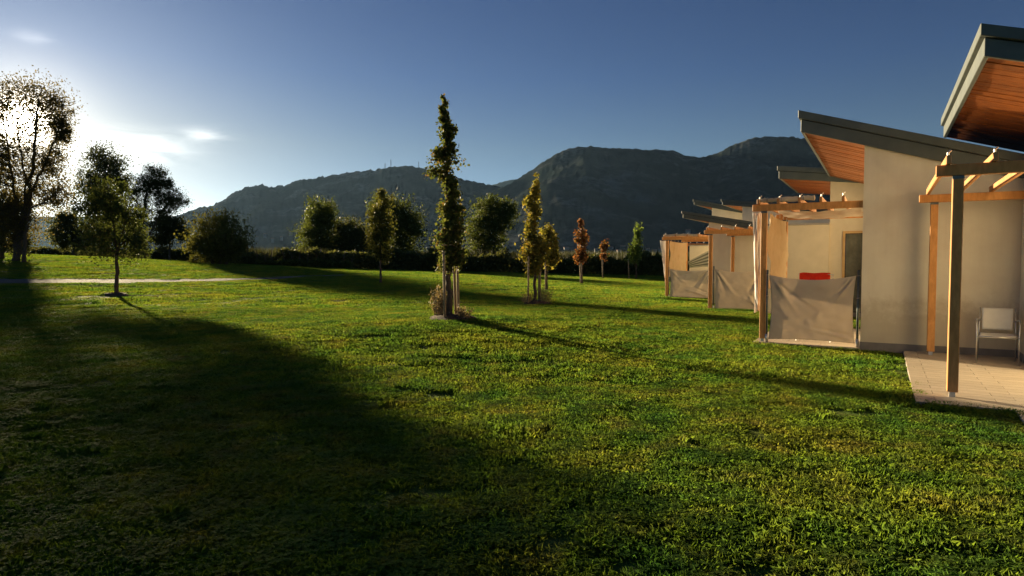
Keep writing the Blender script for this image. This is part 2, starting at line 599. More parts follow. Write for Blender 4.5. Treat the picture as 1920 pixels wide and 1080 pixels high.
def ground_z(X, Y):
    X = np.asarray(X, float)
    Y = np.asarray(Y, float)
    r = X / np.maximum(Y, 1.0)
    zc = np.interp(r, _zr, _zz)
    t = np.clip((Y - 15.0) / (CREST - 15.0), 0, 1)
    s = t * t * (3 - 2 * t)
    fall = np.clip((Y - 115) / 120.0, 0, 1)
    z = zc * s * (1 - fall * fall * (3 - 2 * fall))
    near = np.clip(1.5 - Y / 60.0, 0, 1)
    z = z + (0.07 * vnoise(X * 0.35, Y * 0.35, 3) + 0.035 * vnoise(X * 1.3, Y * 1.3, 4)) * near
    z = z + 0.265 * np.exp(-((X + 1.5) ** 2 + (Y - 15.4) ** 2) / 16.0)
    keep = np.clip((X - 2.5) / 1.5, 0, 1) * np.clip((36 - Y) / 4, 0, 1)       # level by the houses
    bump = (0.07 * vnoise(X * 0.35, Y * 0.35, 3) + 0.035 * vnoise(X * 1.3, Y * 1.3, 4)) * near
    return z - bump * keep * 0.8


def gz(x, y):
    return float(ground_z(x, y))


def make_ground():
    rings = np.concatenate([np.linspace(0.3, 14, 46), np.linspace(14.5, 78, 128), np.geomspace(80, 9000, 40)])
    az_ = np.concatenate([np.linspace(-45, 45, 241), np.linspace(47, 313, 90)])
    az_ = np.radians(az_)
    A, Rr = np.meshgrid(az_, rings)
    X, Y = Rr * np.sin(A), Rr * np.cos(A)
    Z = ground_z(X, Y)
    Z = np.where(Y < -1, 0.0, Z)
    nR, nA = A.shape
    v = np.stack([X, Y, Z], -1).reshape(-1, 3)
    v = np.vstack([v, [[0, 0, 0.0]]])
    i, j = np.meshgrid(np.arange(nR - 1), np.arange(nA), indexing='ij')
    j2 = (j + 1) % nA
    f = np.stack([i * nA + j, (i + 1) * nA + j, (i + 1) * nA + j2, i * nA + j2], -1).reshape(-1, 4)
    f = f[:, ::-1]
    me = np_mesh('lawn', v, f, M['ground'])
    o = link('lawn', me, None, None, True)
    tag(o, 'broad mown lawn rising gently to the left', 'lawn', kind='structure')
    mb = MB()
    c = len(v) - 1
    mb.add([(0, 0, 0)] + [tuple(v[k]) for k in range(nA)], [(0, 1 + (k + 1) % nA, 1 + k) for k in range(nA)])
    me2 = mb.mesh('lawn_centre')
    bm = bmesh.new()
    bm.from_mesh(me)
    bm.from_mesh(me2)
    bmesh.ops.remove_doubles(bm, verts=bm.verts, dist=1e-4)
    bm.to_mesh(me)
    bm.free()
    bpy.data.meshes.remove(me2)
    me.polygons.foreach_set('use_smooth', [True] * len(me.polygons))
    return o


make_ground()


# gravel path along the foot of the bank
def path_y(px):
    """near and far edge distance of the path for a bearing given in photo pixels"""
    n = np.interp(px, [-900, 0, 220, 400, 520, 620, 700], [30.0, 29.6, 30.5, 33.5, 37.0, 42.0, 47.0])
    w = np.interp(px, [-900, 0, 220, 400, 520, 620, 700], [2.2, 2.2, 2.1, 1.9, 1.5, 1.0, .5])
    return n, n + w


def make_path():
    vs, n = [], 5
    pxs = np.arange(-900, 701, 16)
    for px in pxs:
        y0, y1 = path_y(px)
        for k in range(n):
            y = y0 + (y1 - y0) * k / (n - 1)
            x = (px - 960) / F * y
            vs.append((x, y, gz(x, y) + 0.012 + 0.01 * vnoise(x * 2, y * 2, 8)))
    fs = [(i * n + k, (i + 1) * n + k, (i + 1) * n + k + 1, i * n + k + 1) for i in range(len(pxs) - 1) for k in range(n - 1)]
    mb = MB().add(vs, fs)
    o = mb.build('path', M['gravel'], None, True)
    tag(o, 'pale gravel path crossing the lawn at the foot of the bank', 'path', kind='structure')


make_path()


# ------------------------------------------------------------------ hills
def make_hill(name, label, sky_pts, dist, mat, seed, spur=0.10, step=3.0, bumps=4.0):
    px = np.arange(sky_pts[0][0], sky_pts[-1][0] + 0.1, step)
    sy = np.interp(px, [p[0] for p in sky_pts], [p[1] for p in sky_pts])
    b = (540 - sy) / F
    dy = CP + b * SP
    dz = -SP + b * CP
    H = CAM_H + dz / dy * dist
    H = np.maximum(H, 4)
    rat = (px - 960) / F / dy
    nrow, back = 46, 6
    rows = []
    for k in range(nrow + back):
        if k < nrow:
            s = k / (nrow - 1)
            d = dist * (0.52 + 0.48 * s)
            prof = s ** 1.12
            w = math.sin(math.pi * min(s, 1.0)) ** 0.8
        else:
            s = 1 + (k - nrow + 1) / back
            d = dist * (1 + 0.45 * (s - 1))
            prof = 1 - 0.75 * (s - 1)
            w = 0.5 * (s - 1)
        x = rat * d
        e = fbm(x / (dist * 0.09), np.full_like(x, d / (dist * 0.16)), seed, 5, 0.55)
        ridge = np.abs(fbm(x / (dist * 0.06) + 0.6 * e, np.full_like(x, d / (dist * 0.4)), seed + 9, 3))
        z = H * prof * (1 + w * spur * (2.4 * e - 1.6 * ridge))
        z = z + bumps * (vnoise(x / 16, np.full_like(x, d / 22), seed + 20) + vnoise(x / 7, np.full_like(x, d / 12), seed + 21) * 0.7) * min(1, s * 3)
        z = np.where(prof < 0.01, -6.0, z)
        rows.append(np.stack([x, np.full_like(x, d), z], -1))
    v = np.stack(rows)
    nr, nc = v.shape[:2]
    i, j = np.meshgrid(np.arange(nr - 1), np.arange(nc - 1), indexing='ij')
    f = np.stack([i * nc + j, i * nc + j + 1, (i + 1) * nc + j + 1, (i + 1) * nc + j], -1).reshape(-1, 4)
    o = link(name, np_mesh(name, v.reshape(-1, 3), f, mat), None, None, True)
    tag(o, label, 'hill', kind='structure')
    return lambda qx, qd: float(v[int(np.clip((qd / dist - 0.52) / 0.48 * (nrow - 1), 0, nrow - 1)), int(np.clip((qx - px[0]) / step, 0, nc - 1)), 2])


hill_a = make_hill('wooded_hill', 'long wooded hill with masts on its top', [(150, 470), (250, 428), (300, 412), (345, 400), (380, 388), (400, 384), (420, 373), (450, 357), (466, 350), (485, 347), (505, 349), (525, 351), (545, 342), (570, 336), (600, 333), (640, 325), (700, 319), (735, 313), (765, 311), (790, 315), (830, 322), (870, 336), (900, 343), (925, 347), (960, 356), (1010, 372), (1080, 400), (1150, 440), (1200, 465)], 3300, M['hill'], 11, bumps=13, step=2.0)
hill_b = make_hill('wooded_hill', 'steep dark hill with two rounded tops behind the houses', [(740, 470), (800, 432), (860, 396), (905, 372), (945, 350), (970, 336), (1000, 317), (1030, 296), (1055, 282), (1080, 275), (1110, 274), (1150, 278), (1200, 280), (1240, 281), (1262, 283), (1285, 291), (1315, 295), (1335, 291), (1360, 279), (1385, 268), (1410, 259), (1435, 256), (1475, 257), (1510, 259), (1560, 275), (1620, 300), (1760, 330), (1900, 300), (2100, 340), (2400, 400), (2700, 460)], 2500, M['hill'], 31, bumps=7, step=2.0)
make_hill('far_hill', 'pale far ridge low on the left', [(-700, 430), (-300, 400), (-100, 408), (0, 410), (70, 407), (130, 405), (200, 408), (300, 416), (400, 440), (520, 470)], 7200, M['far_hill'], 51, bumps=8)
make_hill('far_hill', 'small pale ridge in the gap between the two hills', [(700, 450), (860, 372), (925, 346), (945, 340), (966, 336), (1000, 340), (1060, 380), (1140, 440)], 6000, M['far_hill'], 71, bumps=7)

# masts on the long hill
for px, top, lab in ((722, 306, 'leftmost and shortest radio mast on the long hill'), (733, 299, 'tallest radio mast, second on the long hill'), (785, 303, 'radio mast standing apart on the right of the hilltop')):
    Y = 3300
    b0 = at(px, 318, Y)
    t0 = at(px, top, Y)
    r = empty('radio_mast', b0)
    h = t0.z - b0.z
    mb = MB()
    for k in range(3):
        a = 2.1 * k
        mb.tube([(3 * math.cos(a), 3 * math.sin(a), -6), (0.6 * math.cos(a), 0.6 * math.sin(a), h)], 0.7, 5)
    mb.build('mast_legs', M['mast'], r)
    mb = MB()
    for k in range(6):
        z = h * (k + 0.5) / 6
        q = 3 - 2.4 * z / h
        tag(MB().tube([(q * math.cos(a), q * math.sin(a), z) for a in (0, 2.1, 4.2, 6.3)], 0.35, 4).build('bracing', M['mast'], r))
    tag(r, lab, 'mast', 'masts on the hilltop')

# village houses at the foot of the hills
rr = random.Random(5)
vill = [(1042, 470, 1350), (1062, 468, 1400), (1110, 464, 1450), (1118, 471, 1340), (1146, 468, 1400), (1160, 473, 1330), (1215, 471, 1350), (1228, 474, 1330), (1240, 470, 1350), (1168, 466, 1420), (470, 455, 1900), (482, 447, 1950), (497, 441, 2000), (511, 450, 1900), (528, 446, 1950), (545, 438, 2000), (556, 452, 1880), (776, 462, 1800), (946, 455, 1500), (1290, 335 + 100, 1500)]
vill_words = ['lowest pale village house left of the red-leaved sapling', 'pale village house just left of the red-leaved sapling', 'village house highest on the slope right of the red sapling', 'village house low beside the red sapling', 'village house between the red sapling and the tiny red sapling', 'village house low behind the tiny red sapling', 'village house right of the slim green sapling', 'lowest village house near the first far pergola', 'village house nearest the first far pergola', 'village house above the tiny red sapling', 'leftmost pale house of the far hillside village', 'second house from left of the far hillside village', 'third house from left of the far hillside village', 'low house in the middle of the far hillside village', 'house right of middle in the far hillside village', 'highest house of the far hillside village', 'rightmost house of the far hillside village', 'lone pale house behind the tall fastigiate oak', 'lone pale house left of the yellow-green sapling', 'lone pale house on the dark slope above the far pergola']
for (px, py, Y), lab in zip(vill, vill_words):
    p = at(px, py, Y)
    r = empty('village_house', p, rr.uniform(-0.5, 0.5))
    w, d, h = rr.uniform(6, 11), rr.uniform(6, 8), rr.uniform(3, 5)
    MB().box(-w / 2, w / 2, -d / 2, d / 2, -8, h).build('wall', M['village_wall'], r)
    MB().add([(-w / 2 - .5, -d / 2 - .6, h - .2), (w / 2 + .5, -d / 2 - .6, h - .2), (w / 2 + .5, d / 2 + .6, h - .2), (-w / 2 - .5, d / 2 + .6, h - .2), (-w / 2 - .5, 0, h + 2.4), (w / 2 + .5, 0, h + 2.4)], [(0, 1, 5, 4), (2, 3, 4, 5), (0, 4, 3), (1, 2, 5), (3, 2, 1, 0)]).build('roof', M['village_roof'], r)
    for q in (-0.28, 0.02, 0.3):
        MB().box(q * w - .6, q * w + .6, -d / 2 - .05, -d / 2 + .1, h * .45, h * .45 + 1.6).build('window', M['village_pane'], r)
    tag(r, lab, 'house', 'village houses at the foot of the hills')

# ------------------------------------------------------------------ houses
RZ = R(-30)
UX, UY = math.cos(RZ), math.sin(RZ)        # u axis (to the right along the walls)
VX, VY = -math.sin(RZ), math.cos(RZ)       # v axis (away from the camera)


def loc(O, u, v, z=0.0):
    return Vector((O[0] + u * UX + v * VX, O[1] + u * UY + v * VY, z))


def house(O, zb, zt, tan, th, ohl, ulen, depth, label, board=0.2, ov_near=0.12, boards=True, ov_far=0.3, plinth=True, wall_mat='plaster', near_back=0.0):
    """O: near left wall corner. Roof high edge on the left (u = -ohl), top there at zt, falling to the right"""
    r = empty('bungalow', (O[0], O[1], zb), RZ)
    zt = zt - zb
    top = lambda u: zt - tan * (u + ohl)
    wt = 0.3
    wm = M[wall_mat]

    def wall(u0, u1, v0, v1):
        b = [(u0, v0, 0), (u1, v0, 0), (u1, v1, 0), (u0, v1, 0)]
        t = [(u0, v0, top(u0) - th + .01), (u1, v0, top(u1) - th + .01), (u1, v1, top(u1) - th + .01), (u0, v1, top(u0) - th + .01)]
        MB().hexa(b, t).build('wall', wm, r)
    wall(0, ulen, 0, wt)
    wall(0, ulen, depth - wt, depth)
    wall(0, wt, wt, depth - wt)
    wall(ulen - wt, ulen, wt, depth - wt)
    if plinth:
        MB().box(-.012, ulen, -.014, 0.1, 0.0, 0.16).build('plinth', M['plinth'], r)
        MB().box(-.012, .1, .1, depth, 0.0, 0.16).build('plinth', M['plinth'], r)
    # roof: deck, two-step fascia, soffit boards
    u0, u1, v0, v1 = -ohl, ulen + .3, -ov_near, depth + ov_far
    def slab(ua, ub, va, vb, za, zb_):
        b = [(ua, va, top(ua) + za), (ub, va, top(ub) + za), (ub, vb, top(ub) + za), (ua, vb, top(ua) + za)]
        t = [(ua, va, top(ua) + zb_), (ub, va, top(ub) + zb_), (ub, vb, top(ub) + zb_), (ua, vb, top(ua) + zb_)]
        return MB().hexa(b, t)
    roof = slab(u0 + .05, u1 - .05, v0 + .05, v1 - .05, -th + .06, -.02).build('roof', M['roofing'], r)
    e = .045
    slab(u0 - e, u1 + e, v0 - e, v0 + .05, -th * .38, 0.0).build('edge_flashing', M['fascia'], roof, bevel=.006)
    slab(u0 - e, u0 + .05, v0 + .052, v1 + e, -th * .38, 0.0).build('edge_flashing', M['fascia'], roof, bevel=.006)
    slab(u0, u1, v0, v0 + .048, -th, -th * .38 - .012).build('fascia_board', M['fascia'], roof, bevel=.006)
    slab(u0, u0 + .048, v0 + .05, v1, -th, -th * .38 - .012).build('fascia_board', M['fascia'], roof, bevel=.006)
    slab(u0 + .01, u1 - .01, v0 + .01, v0 + .045, -th * .38 - .03, -th * .36).build('shadow_gap', M['glass'], roof)
    slab(u0 + .01, u0 + .045, v0 + .05, v1 - .01, -th * .38 - .03, -th * .36).build('shadow_gap', M['glass'], roof)
    # boards run down the slope under the overhang
    uA, uB = u0 + .05, (0.0 if boards != 'all' else ulen)
    v = v0 + .052
    bw = board
    rng = random.Random(int(O[0] * 100) + int(O[1] * 10))
    while v < v1 - .02:
        w2 = min(bw, v1 - v)
        dz = rng.uniform(-.006, .006)
        ub = ulen if v >= depth or v + w2 <= 0.0 else 0.0
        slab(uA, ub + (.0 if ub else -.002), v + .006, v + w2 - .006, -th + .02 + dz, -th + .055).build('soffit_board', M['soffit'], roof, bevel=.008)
        v += w2
    tag(r, label, 'house', 'bungalows in a row along the lawn')
    return r


def house_door(parent, u0, u1, z0, z1, face=-0.02):
    """glazed door in the near wall of a house (local coordinates)"""
    d = MB().box(u0, u1, face - .004, face + .03, z0, z1).build('door', M['glass'], parent)
    w = .07
    MB().box(u0 - w, u0, face - .02, face + .03, z0, z1 + w).build('frame', M['frame_warm'], d)
    MB().box(u1, u1 + w, face - .02, face + .03, z0, z1 + w).build('frame', M['frame_warm'], d)
    MB().box(u0, u1, face - .02, face + .03, z1, z1 + w).build('frame', M['frame_warm'], d)
    pts = []
    n = 24
    for i in range(n + 1):
        t = i / n
        pts.append((u0 + .02 + (u1 - u0 - .04) * t, face - .012 + .006 * math.sin(t * 40)))
    mb = MB()
    vs = [(x, y, z) for (x, y) in pts for z in (z0 + .02, z1 - .02)]
    mb.add(vs, [(2 * i, 2 * i + 2, 2 * i + 3, 2 * i + 1) for i in range(n)])
    mb.build('curtain', M['drape'], d, True)
    return d


O2 = (6.42, 11.75)
O1 = loc(O2, 2.30, -3.95)
O1 = (O1.x, O1.y)
O3 = (9.35, 18.9)
OC = (7.42, 24.2)
OA = (10.25, 28.6)
OB = (10.45, 33.6)

h1 = house(O1, 0, 4.40, .325, .36, 1.00, 6.5, 3.9, 'nearest bungalow at the right edge, its high eave cut off by the frame', board=.24, ov_near=.10, ov_far=1.7, boards='over')
h2 = house(O2, 0, 4.47, .325, .39, 1.06, 6.0, 6.9, 'bungalow with the large bare side wall behind the white armchair', board=.20)
h3 = house(O3, 0, 4.52, .12, .38, 1.40, 6.0, 4.5, 'bungalow whose roof shows just above the pergola with the red towel', board=.22, wall_mat='plaster_warm')
house_door(h3, .42, 1.25, .16, 2.45)
hc = house(OC, -.1, 3.56, .19, .26, .95, 6.0, 4.0, 'low bungalow behind the second row of cloth screens', board=.22)
ha = house(OA, 0, 4.42, .115, .25, .85, 5.0, 4.0, 'farther bungalow whose eave pokes out above the low bungalow', board=.25)
hb = house(OB, 0, 4.90, .22, .27, .9, 5.0, 5.0, 'farthest bungalow, its eave farthest left above the low one', board=.25)

# garden walls between terraces
gw = empty('garden_wall', (O3[0], O3[1], 0), RZ)
tag(gw, 'sunlit cream garden wall beside the terrace with the red towel', 'wall')
MB().box(-1.75, -.003, -.06, .16, 0, 2.72).build('wall', M['plaster_warm'], gw)
MB().box(-1.79, -.004, -.09, .19, 2.722, 2.77).build('coping', M['concrete'], gw)
P4w = at(1318, 520, 36.0)
gw2 = empty('garden_wall', (P4w.x, P4w.y, 0), RZ)
tag(gw2, 'small cream garden wall seen through the farthest cloth-hung terrace', 'wall')
MB().box(-.75, .9, -.06, .16, 0, 2.5).build('wall', M['plaster_warm'], gw2)
MB().box(-.79, .9, -.09, .19, 2.502, 2.55).build('coping', M['concrete'], gw2)


# ------------------------------------------------------------------ terraces
def terrace(O, u0, u1, v0, v1, z, label, rows=None, tile=(1.2, .3), ext=None):
    r = empty('terrace', (O[0], O[1], 0), RZ)
    tag(r, label, 'terrace', kind='structure')
    slabs = [(u0, u1, v0, v1)] + ([ext] if ext else [])
    for a, b, c, d in slabs:
        MB().box(a, b, c, d, -.12, z - .012).build('slab', M['concrete'], r)
    meshes = {}
    for a, b, c, d in slabs:
        v, k = c, 0
        while v < d - .02:
            w = min(tile[1], d - v)
            u = a - (0.6 if k % 2 else 0)
            while u < b - .02:
                ua, ub = max(u, a), min(u + tile[0], b)
                if ub - ua > .03:
                    key = (round(ub - ua, 2), round(w, 2))
                    if key not in meshes:
                        meshes[key] = MB().box(.003, ub - ua - .003, .003, w - .003, 0, .012).mesh('tile')
                    o = link('tile', meshes[key], M['tile'], r)
                    o.location = (ua, v, z - .012)
                u += tile[0]
            v += w
            k += 1
    return r


ZT = .045
terrace(O1, -1.62, -.02, -.86, 3.925, ZT, 'pale tiled terrace under the nearest pergola', tile=(.8, .2), ext=(-.72, -.02, -3.2, -.862))
terrace(O2, -1.88, -.02, .0, 3.75, ZT, 'tiled terrace behind the nearest cloth screen', tile=(1.2, .4))
P3 = at(1331, 588, 21.9)
P4 = at(1250, 558, 28.6)
terrace((P3.x, P3.y), -.25, 2.6, -.15, 2.3, -.02, 'terrace of the second cloth screen', tile=(1.2, .4))
terrace((P4.x, P4.y), -.25, 2.6, -.15, 3.6, .0, 'terrace of the farthest cloth screen', tile=(1.2, .4))


# ------------------------------------------------------------------ pergolas
def pergola(O, zb, ul, ur, v0, v1, label, top=2.72, nr=8, pitch=.45, v1u=0.0, first=.02, post=.11, rear=True, bevel=.006):
    r = empty('pergola', (O[0], O[1], zb), RZ)
    tag(r, label, 'pergola', 'timber pergolas on the terraces')
    h = post / 2
    for u, v in ((ul, v0), (ul + v1u, v1)):
        p = MB().box(u - h, u + h, v - h, v + h, .06, top - .135).build('post', M['timber'], r, bevel=bevel)
        MB().box(u - .03, u + .03, v - .03, v + .03, 0.0, .062).build('post_shoe', M['steel'], p)
        MB().box(u - h * 1.02, u + h * 1.02, v - h * 1.02, v + h * 1.02, top - .17, top - .134).build('bracket', M['pole'], p)
    for v in (v0, v1):
        MB().box(ul - .22 + (v1u if v == v1 else 0), ur, v - .045, v + .045, top - .13, top).build('beam', M['timber'], r, bevel=bevel)
    rng = random.Random(int(O[0] * 50))
    for k in range(nr):
        u = ul - .12 + first + k * pitch
        if u > ur - .05:
            break
        du = rng.uniform(-.01, .01)
        MB().bar((u + du, v0 - .12, top + .052), (u - du, v1 + .12, top + .052), .05, .10).build('rafter', M['rafter'], r, bevel=bevel)
        MB().tube([(u, v0 + .02, top + .07), (u, v0 + .05, top + .15), (u + .03, v0 + .07, top + .18)], .012, 6).build('clip', M['steel'], r)
    return r


PG1u, PG1v = -1.235, -.345
pergola(O1, ZT, PG1u, -.01, PG1v, 3.55, 'nearest timber pergola, over the white armchair', nr=8, pitch=.44)
pergola(O2, ZT, -1.72, -.01, .16, 3.35, 'timber pergola with orange side curtain and the red towel', nr=6, pitch=.37)
pergola((P3.x, P3.y), -.02, 0, 2.3, 0, 1.95, 'timber pergola above the second cloth screen', v1u=.35, nr=6, pitch=.45)
pergola((P4.x, P4.y), 0, 0, 2.0, 0, 3.2, 'timber pergola at the far left end of the houses', nr=5, pitch=.5)
P5 = at(1283, 500, 47.0)
pergola((P5.x, P5.y), gz(P5.x, P5.y), 0, 1.7, 0, 2.5, 'tiny far pergola seen through the farthest terrace', nr=4, pitch=.5)


# ------------------------------------------------------------------ cloth
def cloth_grid(name, p00, p10, p01, p11, mat, parent, nx=44, nz=40, sag=.05, folds=(), wob=.01, seed=1, out=Vector((0, -1, 0)), thick=.003):
    """four corners: bottom-left, bottom-right, top-left, top-right"""
    s = np.linspace(0, 1, nx)
    t = np.linspace(0, 1, nz)
    S, T = np.meshgrid(s, t)
    p00, p10, p01, p11 = (np.array(p) for p in (p00, p10, p01, p11))
    P = ((1 - S) * (1 - T))[..., None] * p00 + (S * (1 - T))[..., None] * p10 + ((1 - S) * T)[..., None] * p01 + (S * T)[..., None] * p11
    bow = 4 * S * (1 - S)
    P[..., 2] -= sag * bow * T ** 1.2
    P[..., 2] += sag * .3 * bow * (1 - T) ** 2
    side = 4 * T * (1 - T)
    ax = (p10 - p00) / np.linalg.norm(p10 - p00)
    P += ((S < .5) * 1.0 * (1 - 2 * S) ** 2 * side * sag * .5)[..., None] * ax
    P -= ((S > .5) * 1.0 * (2 * S - 1) ** 2 * side * sag * .5)[..., None] * ax
    d = wob * (fbm(S * 3.1 + seed, T * 3.3, seed, 3) * 2.0)
    for (s0, t0, ang, ln, wid, amp) in folds:
        ca, sa = math.cos(ang), math.sin(ang)
        a = (S - s0) * ca + (T - t0) * sa
        b = -(S - s0) * sa + (T - t0) * ca + .05 * a * a
        fade = np.clip(a / .06, 0, 1) * np.clip((ln - a) / (ln * .8), 0, 1)
        spread = wid * (.5 + 1.0 * np.clip(a / ln, 0, 1))
        d = d + 0.85 * amp * fade * np.exp(-(b / spread) ** 2)
    o_ = np.array(out)
    P = P + d[..., None] * o_
    v = P.reshape(-1, 3)
    i, j = np.meshgrid(np.arange(nz - 1), np.arange(nx - 1), indexing='ij')
    f = np.stack([i * nx + j, i * nx + j + 1, (i + 1) * nx + j + 1, (i + 1) * nx + j], -1).reshape(-1, 4)
    o = link(name, np_mesh(name, v, f, mat), None, parent, True)
    m = o.modifiers.new('thickness', 'SOLIDIFY')
    m.thickness = thick
    return o


def screen(O, zb, u0, u1, v, z0, z1, label, folds, seed, sag=.06, curl=None):
    r = empty('cloth_screen', (O[0], O[1], zb), RZ)
    tag(r, label, 'cloth screen', 'cloth screens tied across the terraces')
    for k, u in enumerate((u0 - .035, u1 + .04)):
        p = MB().tube([(u, v, 0), (u, v, z1 + .1)], .022, 10).build('pole', M['pole'], r, True)
        MB().tube([(u, v, 0), (u, v, .16)], .030, 10).build('pole_foot', M['steel'], p, True)
        for z in (z0 + .06, z1 - .02, (z0 + z1) / 2 + .2):
            MB().tube([(u + .026 * math.cos(a), v + .026 * math.sin(a), z + .004 * a) for a in np.linspace(0, 9, 14)], .005, 5).build('tie', M['canvas'], r)
    cloth_grid('cloth', (u0, v, z0), (u1, v, z0), (u0, v, z1), (u1, v, z1), M['cloth'], r, nx=60, nz=50, sag=sag, folds=folds, seed=seed, wob=.02)
    return r


A = math.radians
screen(O2, ZT, -1.60, -.09, .08, .06, 1.33, 'nearest cloth screen, stretched beside the large bare wall',
       [(.02, .98, A(-58), .75, .025, .035), (.03, .95, A(-40), .9, .03, -.03), (.06, .98, A(-70), .5, .02, .03), (.98, .98, A(-118), .5, .02, .045), (.97, .97, A(-130), .6, .022, -.035), (.93, .98, A(-122), .45, .016, .035), (1.0, .9, A(-140), .4, .015, .03), (1.0, .04, A(165), .75, .025, .04), (.98, .12, A(172), .6, .02, -.03), (.45, .35, A(-70), .3, .05, .02), (.6, .5, A(-100), .4, .06, .02)], 3, .09)
screen((P3.x, P3.y), -.02, .16, 1.72, -.06, .05, 1.40, 'middle cloth screen with a crumpled lower right corner',
       [(.03, .97, A(-55), .8, .04, .05), (.04, .9, A(-68), .6, .03, -.04), (.97, .97, A(-105), .8, .03, .07), (.93, .97, A(-112), .7, .03, -.06), (1, .05, A(150), .5, .03, .07), (1, .15, A(140), .4, .03, -.06), (.9, .02, A(120), .5, .03, .06)], 5, .10)
screen((P4.x, P4.y), 0, .14, 1.95, -.06, .02, 1.30, 'farthest cloth screen at the left end of the houses',
       [(.03, .97, A(-50), .7, .04, .05), (.95, .97, A(-110), .9, .035, .08), (.9, .97, A(-118), .8, .03, -.06), (1, .06, A(160), .8, .04, .08), (1, .15, A(150), .6, .03, -.07)], 8, .08)


def side_curtain(O, zb, u, v0, v1, z0, z1, label, seed, folds=()):
    r = empty('side_curtain', (O[0], O[1], zb), RZ)
    tag(r, label, 'curtain', 'curtains hung from pergola sides')
    c = cloth_grid('cloth', (u, v0, z0), (u, v1, z0 + .05), (u, v0, z1), (u, v1, z1), M['curtain'], r, nx=50, nz=40, sag=.05, folds=folds, seed=seed, wob=.05, out=Vector((-1, 0, 0)))
    for k in range(5):
        v = v0 + (v1 - v0) * (k + .5) / 5
        MB().tube([(u, v, z1 - .02), (u, v, z1 + .05)], .008, 5).build('tie', M['canvas'], r)
    return r


side_curtain(O2, ZT, -1.64, .30, 3.2, 1.02, 2.56, 'orange backlit curtain beside the red towel terrace', 4, [(.1, 1, A(-85), 1.0, .03, .06), (.3, 1, A(-92), 1.0, .03, -.06), (.55, 1, A(-88), 1.0, .03, .05), (.8, 1, A(-95), 1.0, .03, -.05)])
side_curtain((P4.x, P4.y), 0, .08, .1, 2.9, .95, 2.56, 'yellow backlit curtain on the farthest pergola', 6, [(.2, 1, A(-85), 1.0, .04, .06), (.6, 1, A(-92), 1.0, .04, -.06)])
# pale flap hanging outside the nearest curtained post
r = empty('curtain_flap', (O2[0], O2[1], ZT), RZ)
tag(r, 'pale cloth flap bunched down the curtained post', 'curtain', 'curtains hung from pergola sides')
cloth_grid('cloth', (-1.90, .30, .55), (-1.79, .26, .60), (-1.97, .30, 2.58), (-1.80, .26, 2.58), M['white_cloth'], r, nx=16, nz=40, sag=.02, folds=[(.3, 1, A(-88), 1, .08, .04), (.7, 1, A(-92), 1, .08, -.04)], seed=9, wob=.05)
r = empty('curtain_flap', (P4.x, P4.y, 0), RZ)
tag(r, 'pale slanting flap at the far left pergola corner', 'curtain', 'curtains hung from pergola sides')
cloth_grid('cloth', (-.10, .12, .5), (-.075, .1, .5), (-.36, .12, 2.58), (-.08, .1, 2.58), M['white_cloth'], r, nx=12, nz=30, sag=.02, seed=12, wob=.05)
# shade canvas under the rafters and rolled cloth on top
r = empty('shade_canvas', (O2[0], O2[1], ZT), RZ)
tag(r, 'pale shade canvas slung under the rafters beside the orange curtain', 'canvas')
mb_pts = []
nx, ny = 30, 40
vs = []
for j in range(ny):
    for i in range(nx):
        s, t = i / (nx - 1), j / (ny - 1)
        z = 2.66 - .05 * abs(math.sin(t * math.pi * 3)) - .04 * math.sin(s * math.pi) + .01 * math.sin(s * 23 + t * 9)
        vs.append((-1.62 + 1.56 * s, 1.2 + 2.05 * t, z))
MB().add(vs, [(j * nx + i, j * nx + i + 1, (j + 1) * nx + i + 1, (j + 1) * nx + i) for j in range(ny - 1) for i in range(nx - 1)]).build('cloth', M['canvas'], r, True)


def roll(O, zb, pts, rad, label, seed):
    rg = random.Random(seed)
    P = []
    Rr = []
    for i in range(len(pts) - 1):
        a, b = Vector(pts[i]), Vector(pts[i + 1])
        for k in range(10):
            P.append(a.lerp(b, k / 10) + Vector((rg.uniform(-.012, .012), rg.uniform(-.02, .02), rg.uniform(-.01, .012))))
            Rr.append(rad * rg.uniform(.7, 1.25))
    r = empty('rolled_cloth', (O[0], O[1], zb), RZ)
    tag(r, label, 'cloth', 'rolled cloths on the pergola tops')
    MB().tube(P, Rr, 9).build('cloth', M['canvas'], r, True)
    mb = MB()
    for q in (0.2, .5, .8):
        p = P[int(q * len(P))]
        mb.tube([p + Vector((0, 1.15 * rad * math.cos(a), 1.15 * rad * math.sin(a))) for a in np.linspace(0, 6.3, 10)], .008, 5)
    mb.build('tie', M['grey_cloth'], r)


roll(O2, ZT, [(-1.85, .10, 2.79), (-1.4, .08, 2.795), (-.75, .10, 2.80)], .042, 'grey cloth rolled on the front beam beside the large wall', 2)
roll((P4.x, P4.y), 0, [(-.15, -.02, 2.78), (.8, -.02, 2.80), (1.4, 0, 2.78)], .05, 'grey cloth rolled on top of the farthest pergola', 4)
roll((P3.x, P3.y), -.02, [(.9, 1.96, 2.78), (1.6, 1.94, 2.80), (2.2, 1.95, 2.78)], .045, 'grey cloth rolled on the rear beam of the middle pergola', 6)

